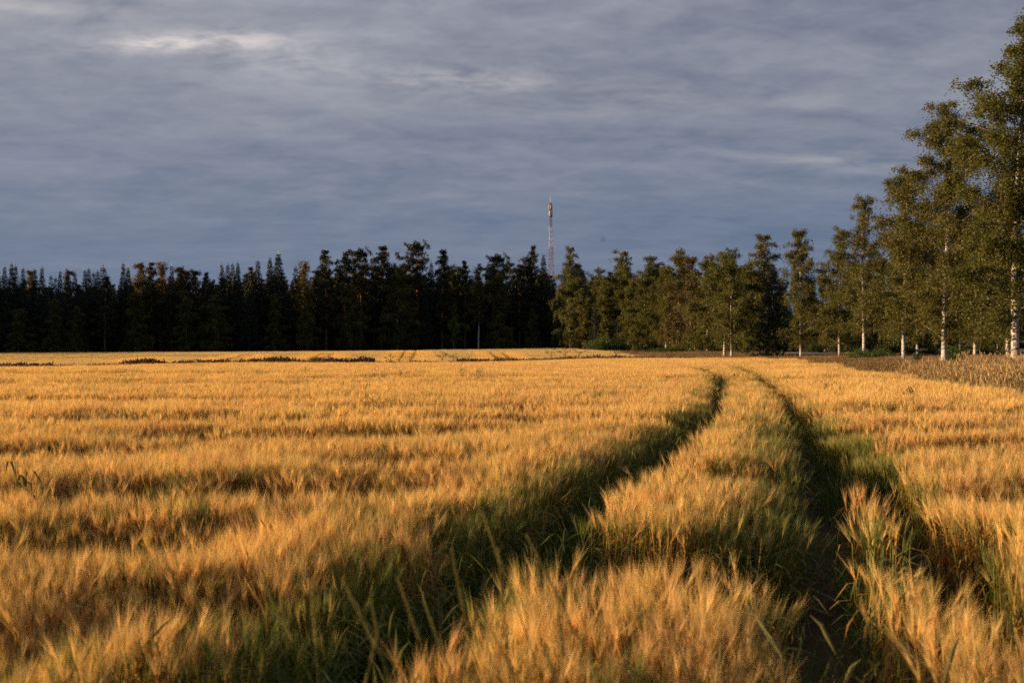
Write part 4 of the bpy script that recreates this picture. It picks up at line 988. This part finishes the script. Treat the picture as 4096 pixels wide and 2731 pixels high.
# bushes
def bush_px(key, px, py, Y, H, label, wx=1.0, name='bush', cat='bush'):
    x = (px - CX) / PF * Y
    return tree(key, x, Y, H, label, wx=wx, name=name, cat=cat, parts=('stems', 'foliage'), sink=.02)
bush_px('will', 2405, 1386, 176, 3.2, 'rounded bright green willow bush at the far field corner', 1.2, 'willow_bush')
bush_px('will', 2470, 1386, 178, 2.2, 'low green bush between the willow and the dark narrow spruce', 1.3, 'willow_bush')
bush_px('nett', 3480, 1440, 86, 1.25, 'green nettle patch in front of the long bright birch trunk', 1.2, 'nettle_patch', 'nettles')
bush_px('nett', 3425, 1445, 88, .9, 'small green nettle patch beside the bigger one', .9, 'nettle_patch', 'nettles')
bush_px('nett', 2700, 1402, 150, 1.3, 'wide green herb patch at the feet of the olive birches', 2.2, 'herb_patch', 'herbs')
bush_px('sapl', 3815, 1440, 57, 1.35, 'fresh green sapling at the foot of the tall full birch', 1.0, 'sapling', 'sapling')
bush_px('sapl', 3755, 1460, 50, .6, 'small green seedling before the tall full birch', 1.0, 'sapling', 'sapling')
bush_px('sapl', 3672, 1460, 60, .9, 'tiny green seedling alone in the dry verge grass', .8, 'sapling', 'sapling')
bush_px('sapl', 4085, 1500, 34, 1.2, 'bright leafy sapling at the foot of the largest birch', 1.1, 'sapling', 'sapling')
for px, Y, H, lab in ((1060, 69, 1.35, 'brownish round shrub standing tallest in the ditch'), (1120, 70, .95, 'low dark shrub beside the brownish round shrub in the ditch'), (985, 68, .9, 'dark leafy shrub before the brownish round shrub in the ditch'), (575, 64, .95, 'dark shrub alone in the thin part of the ditch'), (1890, 75, .8, 'small green shrub in the ditch between the two far wheel tracks')):
    bush_px('dsh', px, 1440, Y, H * .74, lab, .7, 'ditch_shrub', 'shrub')

for i, (px, Y, H) in enumerate(((2560, 205, 3.2), (2640, 195, 2.6), (2740, 182, 2.4), (2850, 168, 2.2), (2960, 150, 2.4), (3060, 146, 2.6), (3160, 146, 2.4), (3260, 142, 2.2), (3390, 138, 2.6), (3560, 132, 2.2), (3640, 124, 1.5), (3850, 108, 1.3), (3930, 104, 1.4), (3720, 116, 1.3))):
    bush_px('under', px, 1400, Y, H * .85, 'dark green bush in the undergrowth across the road behind the birches', 1.2, 'roadside_bush', 'bush')['group'] = 'bushes across the road'
# dead umbellifers in the ditch
def umbel(seed, H):
    r_ = np.random.default_rng(seed); b = MB()
    b.tube([(0, 0, 0), (.02, .01, H * .5), (.0, .03, H)], [.016, .012, .008], 5, 0); hb = MB()
    for i in range(6):
        a = i * 1.05 + r_.normal(0, .2); z0 = H * r_.uniform(.6, .95); l = r_.uniform(.18, .34)
        e = np.array((math.cos(a) * l, math.sin(a) * l, z0 + l * .9)); b.tube([(0, .01, z0), e * (.6, .6, 1) - (0, 0, .03), e], [.008, .006, .005], 4, 0)
        for j in range(9):
            aa = j * .7; q = .11 * r_.uniform(.4, 1); p = e + (math.cos(aa) * q, math.sin(aa) * q, .05)
            hb.tube([e, p], [.004, .004], 3, 0); hb.box(p, (.035, .035, .018), 0, aa)
    return b.mesh('umbel_stem', [M_DRY]), hb.mesh('umbel_heads', [M_DRY]), H
M_DRY = m_plain('dry_brown_stalk', (.10, .055, .03), .8, .1)
PROTO['umb'] = umbel(700, 1.2)
for px, H, lab in ((2205, 1.55, 'dead brown umbellifer, nearest to the middle track, at the ditch'), (2260, 1.6, 'tallest and widest dead umbellifer at the ditch below the mast'), (2315, 1.5, 'dead umbellifer at the ditch after the widest one'), (2465, 1.45, 'dead umbellifer alone near the tip of the far field'), (1770, 1.5, 'dead umbellifer between the two pairs of far wheel tracks'), (1560, 1.35, 'dead umbellifer beside the left pair of straight wheel tracks'), (1815, 1.35, 'lower dead umbellifer beside the green ditch shrub')):
    t_ = (px - 1048) / (2900 - 1048); Y = 70 + 21 * t_ + 1
    tree('umb', (px - CX) / PF * Y, Y, H, lab, group='dead umbellifers at the ditch', name='dead_umbellifer', cat='umbellifer', parts=('stem', 'seed_heads'), wx=1.3, sink=.02)

# weeds that stand up out of the barley
def weed(seed, H):
    r_ = np.random.default_rng(seed); b = MB(); st = MB()
    for i in range(4):
        a = r_.random() * 6.28; l = H * r_.uniform(.75, 1.05); q = r_.uniform(.03, .16)
        B = np.stack([np.array((math.cos(a) * q * s, math.sin(a) * q * s, l * s)) for s in (0, .4, .75, 1)]); st.tube(B, [.005, .004, .003, .002], 4, 0, col=(.05, .075, .02))
        for j in range(5):
            f = r_.uniform(.35, .98); p = np.array([np.interp(f, (0, .4, .75, 1), B[:, c]) for c in range(3)]); da = r_.random() * 6.28; d = np.array((math.cos(da), math.sin(da), 0)); ll = r_.uniform(.14, .30)
            b.ribbon(np.stack([p, p + d * ll * .45 + (0, 0, .09), p + d * ll * .8 + (0, 0, .08), p + d * ll + (0, 0, -.02)]), [.004, .009, .007, .001], np.array((-d[1], d[0], .2)), 0, np.tile(np.array((.055, .09, .02)) * r_.uniform(.8, 1.3), (4, 1)))
    return st.mesh('weed_stem', [M_WEED], True), b.mesh('weed_leaves', [M_WEED], True), H
PROTO['wd1'] = weed(711, 1.0); PROTO['wd2'] = weed(712, 1.0)
for i, (px, py, H, lab) in enumerate(((100, 1900, .97, 'green grass weed arching over the barley at the left side'), (500, 1655, 1.02, 'green weed tuft left of the first dark hollow'), (1465, 1590, 1.02, 'green weed tuft standing in the middle of the left barley'), (1610, 1500, 1.12, 'dark thistle-like weed, left one of three along the back of the barley'),
        (1850, 1490, 1.12, 'dark thistle-like weed, middle one of three along the back of the barley'), (1920, 1492, 1.1, 'dark thistle-like weed, right one of three along the back of the barley'), (3305, 1540, 1.02, 'green weed tuft right of the tracks below the spruce'), (2945, 1500, 1.0, 'small weed between the two wheel tracks at the crest'), (3640, 1570, 1.03, 'grass weed at the back of the right-hand barley'), (1230, 1480, 1.1, 'small dark weed near the ditch on the left'))):
    Y = (CAMZ - .86) * PF / (py - HY); tree(('wd1', 'wd2')[i % 2], (px - CX) / PF * Y, Y, H, lab, group='weeds standing in the barley', name='field_weed', cat='weed', parts=('stem', 'leaves'), sink=.0, wx=1.0)

# tall couch grass stalks close to the camera
def stalk(seed, H, lean, hl):
    r_ = np.random.default_rng(seed); st = MB(); hd = MB()
    t = np.linspace(0, 1, 8); P = np.stack([lean[0] * H * t ** 1.8, lean[1] * H * t ** 1.8, H * t], -1)
    st.tube(P, np.linspace(.0022, .0014, 8), 5, 0, col=(.12, .125, .035))
    for f in (.35, .55):
        p = P[int(f * 7)]; da = r_.random() * 6.28; d = np.array((math.cos(da), math.sin(da), 0)); l = r_.uniform(.16, .26)
        st.ribbon(np.stack([p, p + d * l * .4 + (0, 0, .12), p + d * l * .8 + (0, 0, .14), p + d * l + (0, 0, .06)]), [.003, .0045, .003, .0005], np.array((-d[1], d[0], .2)), 0, np.tile((.07, .10, .022), (4, 1)))
    ax = unit(P[-1] - P[-2]); s1 = unit(np.cross(ax, (.3, 1, .2))); s2 = np.cross(ax, s1)
    n = int(hl / .0065)
    for i in range(n):                              # flat spikelets up both sides of the ear
        o = P[-1] + ax * i * .0065; sg = 1 if i % 2 else -1; u_ = unit(ax * .9 + s1 * sg * .35 + s2 * r_.normal(0, .12)); l = .016 * (1 - .5 * i / n)
        hd.ribbon(np.stack([o, o + u_ * l * .5, o + u_ * l]), [.0012, .0030, .0004], s2, 0, np.tile(np.array((.20, .19, .075)) * r_.uniform(.8, 1.2), (3, 1)))
        hd.ribbon(np.stack([o, o + u_ * l * .5, o + u_ * l]), [.0012, .0026, .0004], unit(np.cross(u_, s2)), 0, np.tile(np.array((.20, .19, .075)) * r_.uniform(.8, 1.2), (3, 1)))
    return st.mesh('stalk_stem', [M_GRASS], True), hd.mesh('stalk_ear', [M_GRASS], True), H
STALKS = [stalk(720 + i, 1.0, ((-.22, .05), (-.12, .0), (-.3, .02), (.14, 0), (-.05, .03))[i], (.17, .15, .19, .14, .16)[i]) for i in range(5)]
spots = [(1905, 2030, 2.7, 0, 'couch grass stalk with the highest pale ear over the left track'), (2075, 2105, 2.6, 2, 'couch grass stalk bowed to the left before the barley strip, beside the highest ear'), (1990, 2190, 2.6, 4, 'thin couch grass ear hanging between the two bowed stalks'), (1800, 2180, 2.5, 1, 'straight couch grass ear rising from the dark left track'),
         (1480, 2390, 2.4, 1, 'short couch grass ear at the near end of the left track'), (1545, 2400, 2.4, 3, 'couch grass ear leaning right, crossing a straight one'), (1670, 2400, 2.4, 0, 'couch grass ear with pale tip in the near grass, right of the crossing pair'), (1230, 2330, 2.5, 4, 'grey couch grass stalk before the golden barley left of the track'), (1330, 2280, 2.5, 2, 'fine couch grass stalk leaning left before the golden barley'),
         (1000, 2270, 2.6, 2, 'leftmost couch grass stalk arching against the golden barley'), (1890, 2400, 2.3, 2, 'low couch grass ear at the right end of the near tuft'), (2230, 2370, 2.4, 4, 'single couch grass ear in front of the first barley block'), (3990, 2290, 2.6, 1, 'faint couch grass stalk in the barley at the right picture edge'), (1950, 2280, 2.5, 3, 'couch grass ear with open spikelets under the highest ear'), (1560, 2300, 2.5, 0, 'tall couch grass stalk leaning left over the dark track mouth'), (2150, 2560, 2.2, 0, 'blurred low grass stalk at the bottom edge before the block')]
for px, py, Y, k, lab in spots:
    st, hd, h0 = STALKS[k]; zt = CAMZ + (HY - py) / PF * Y
    tipx = (st.vertices[0].co[0]); ln = ((-.22), (-.12), (-.3), .14, -.05)[k]; hl = (.17, .15, .19, .14, .16)[k]
    Hs = (zt - 0) / (1 + hl * .95); x = (px - CX) / PF * Y - (ln + ln * 1.8 * hl) * Hs
    e = bpy.data.objects.new('grass_stalk', None); C.objects.link(e); e.location = (x, Y, -.01); e.scale = (Hs,) * 3
    e.empty_display_size = .1
    tag(e, lab, 'grass stalk', 'couch grass stalks at the near field edge'); link('stem', st, e); link('ear', hd, e)

# ------------------------------------------------------------------ radio mast
def mast():
    Y = 335.0; x = (2207 - CX) / PF * Y; zt = CAMZ + (HY - 812) / PF * Y; z0 = gz(x, Y); H = zt - z0
    e = bpy.data.objects.new('radio_mast', None); C.objects.link(e); e.location = (x, Y, z0); e.rotation_euler = (0, R(-.5), R(12)); e.empty_display_size = 1
    tag(e, 'red and white lattice radio mast with antenna panels rising behind the forest', 'radio mast')
    b = MB(); b.box((0, 0, .15), (3.4, 3.4, .5)); link('foundation', b.mesh('mast_foundation', [M_CONC]), e)
    hw = lambda z: np.interp(z / H, (0, .25, .55, .8, 1), (1.35, 1.02, .74, .40, .30))
    lev = lambda py: CAMZ + (HY - py) / PF * Y - z0
    bands = [(.4, lev(1240), M_RED), (lev(1240), lev(1150), M_WHITE), (lev(1150), lev(989), M_RED), (lev(989), lev(904), M_WHITE), (lev(904), lev(812), M_RED)]
    sx = ((-1, -1), (1, -1), (1, 1), (-1, 1))
    for za, zb, m_ in bands:
        b = MB(); z = za
        cr = lambda q, zz: np.array((sx[q % 4][0] * hw(zz), sx[q % 4][1] * hw(zz), zz))
        for q in range(4): b.tube([cr(q, za), cr(q, (za + zb) / 2), cr(q, zb)], 0.055, 5, 0)
        while z < zb - .3:
            z2 = min(z + 2.3 * hw(z) + .6, zb)
            for q in range(4):
                b.tube([cr(q, z), cr(q + 1, z2)], .028, 4, 0); b.tube([cr(q + 1, z), cr(q, z2)], .028, 4, 0)
                b.tube([cr(q, z2), cr(q + 1, z2)], .028, 4, 0)
            z = z2
        link('lattice_section', b.mesh('lattice_section', [m_]), e)
    b = MB()                                                     # climbing ladder and feeder cables
    for dx in (-.2, .2): b.tube([(.45 + dx, -.25, .5), (.30 + dx, -.22, H * .7), (.12 + dx, -.2, H)], .035, 4, 0)
    for i in range(int(H / .6)):
        zz = .6 + i * .6; xx = np.interp(zz, (.5, H * .7, H), (.45, .30, .12)); b.tube([(xx - .2, -.23, zz), (xx + .2, -.23, zz)], .02, 3, 0)
    b.tube([(.75, -.1, .5), (.5, -.1, H * .7), (.28, -.1, H * .98)], .06, 5, 0)
    link('ladder', b.mesh('mast_ladder', [M_DARKEQ]), e)
    b = MB(); b.tube([(0, 0, H), (0, 0, H + 1.6)], .05, 5, 0); b.tube([(0, 0, H + 1.6), (0, 0, H + 2.5)], .025, 4, 0); link('lightning_rod', b.mesh('lightning_rod', [M_GALV]), e)
    za, zb, zc = lev(820), lev(843), lev(869)
    b = MB()
    for zz in (za - .1, zb + .15, zb - .2, zc + .1):
        for q in range(4):
            b.tube([(sx[q][0] * .46, sx[q][1] * .46, zz), (sx[(q + 1) % 4][0] * .46, sx[(q + 1) % 4][1] * .46, zz)], .04, 4, 0)
        for q in range(4): b.tube([(0, 0, zz), (sx[q][0] * .46, sx[q][1] * .46, zz)], .03, 4, 0)
    link('mounting_frame', b.mesh('mounting_frame', [M_GALV]), e)
    for zl, zh in ((zb + .1, za), (zc, zb - .1)):
        for a in (20, 140, 260, 80, 200, 320):
            if a in (80, 200, 320) and zl == zb + .1: continue
            b = MB(); a2 = R(a + (0 if zl > zc else 30)); c = (math.cos(a2) * .58, math.sin(a2) * .58, (zl + zh) / 2)
            b.box(c, (.14, .28, zh - zl), 0, a2); b.tube([(c[0] * .82, c[1] * .82, zl), (c[0] * .82, c[1] * .82, zh)], .04, 5, 0)
            link('antenna_panel', b.mesh('antenna_panel', [M_PANEL]), e)
    for i, (dx, zz) in enumerate(((-.15, zc + .5), (.1, zc + 1.2), (-.1, zb + .6), (-.1, zc + 1.8))):
        b = MB(); b.box((dx, -.35, zz), (.42, .3, .5)); link('radio_unit', b.mesh('radio_unit', [M_DARKEQ]), e)
mast()

# ------------------------------------------------------------------ a fly in the air before the lens
def fly():
    d = 2.0; e = bpy.data.objects.new('flying_insect', None); C.objects.link(e)
    e.location = ((2412 - CX) / PF * d, d, CAMZ + (HY - 957) / PF * d); e.rotation_euler = (R(10), 0, R(55)); e.empty_display_size = .01
    tag(e, 'tiny blurred dark insect flying against the sky beside the mast', 'insect')
    m_b = m_plain('insect_body', (.05, .04, .035), .4); m_w = m_plain('insect_wing', (.25, .22, .20), .3)
    t = np.linspace(0, np.pi, 12); b = MB()
    b.tube(np.stack([-.0042 * np.cos(t), 0 * t, .0003 * np.sin(t * 2)], -1), .0014 * np.sin(t) * (1 + .25 * np.sin(t * 3)) + .00005, 8, 0)
    for s in (-1, 1):
        for k in (-.0012, .0, .0014): b.tube([(k, 0, -.0006), (k * 1.6, s * .002, -.0016), (k * 2.4, s * .003, -.0030)], .00015, 4, 0)
    link('body', b.mesh('insect_body', [m_b], smooth=True), e)
    for s in (-1, 1):
        b = MB(); q = np.linspace(0, 1, 6)
        b.ribbon(np.stack([-.0005 - .0035 * q, s * (.0008 + .005 * q), .0012 + .0012 * q], -1), .0014 * np.sin(q * 2.6 + .3) + .0002, np.array((.8, s * .5, 0)), 0)
        link('wing', b.mesh('insect_wing', [m_w]), e)
fly()
print('objects', len(bpy.data.objects))
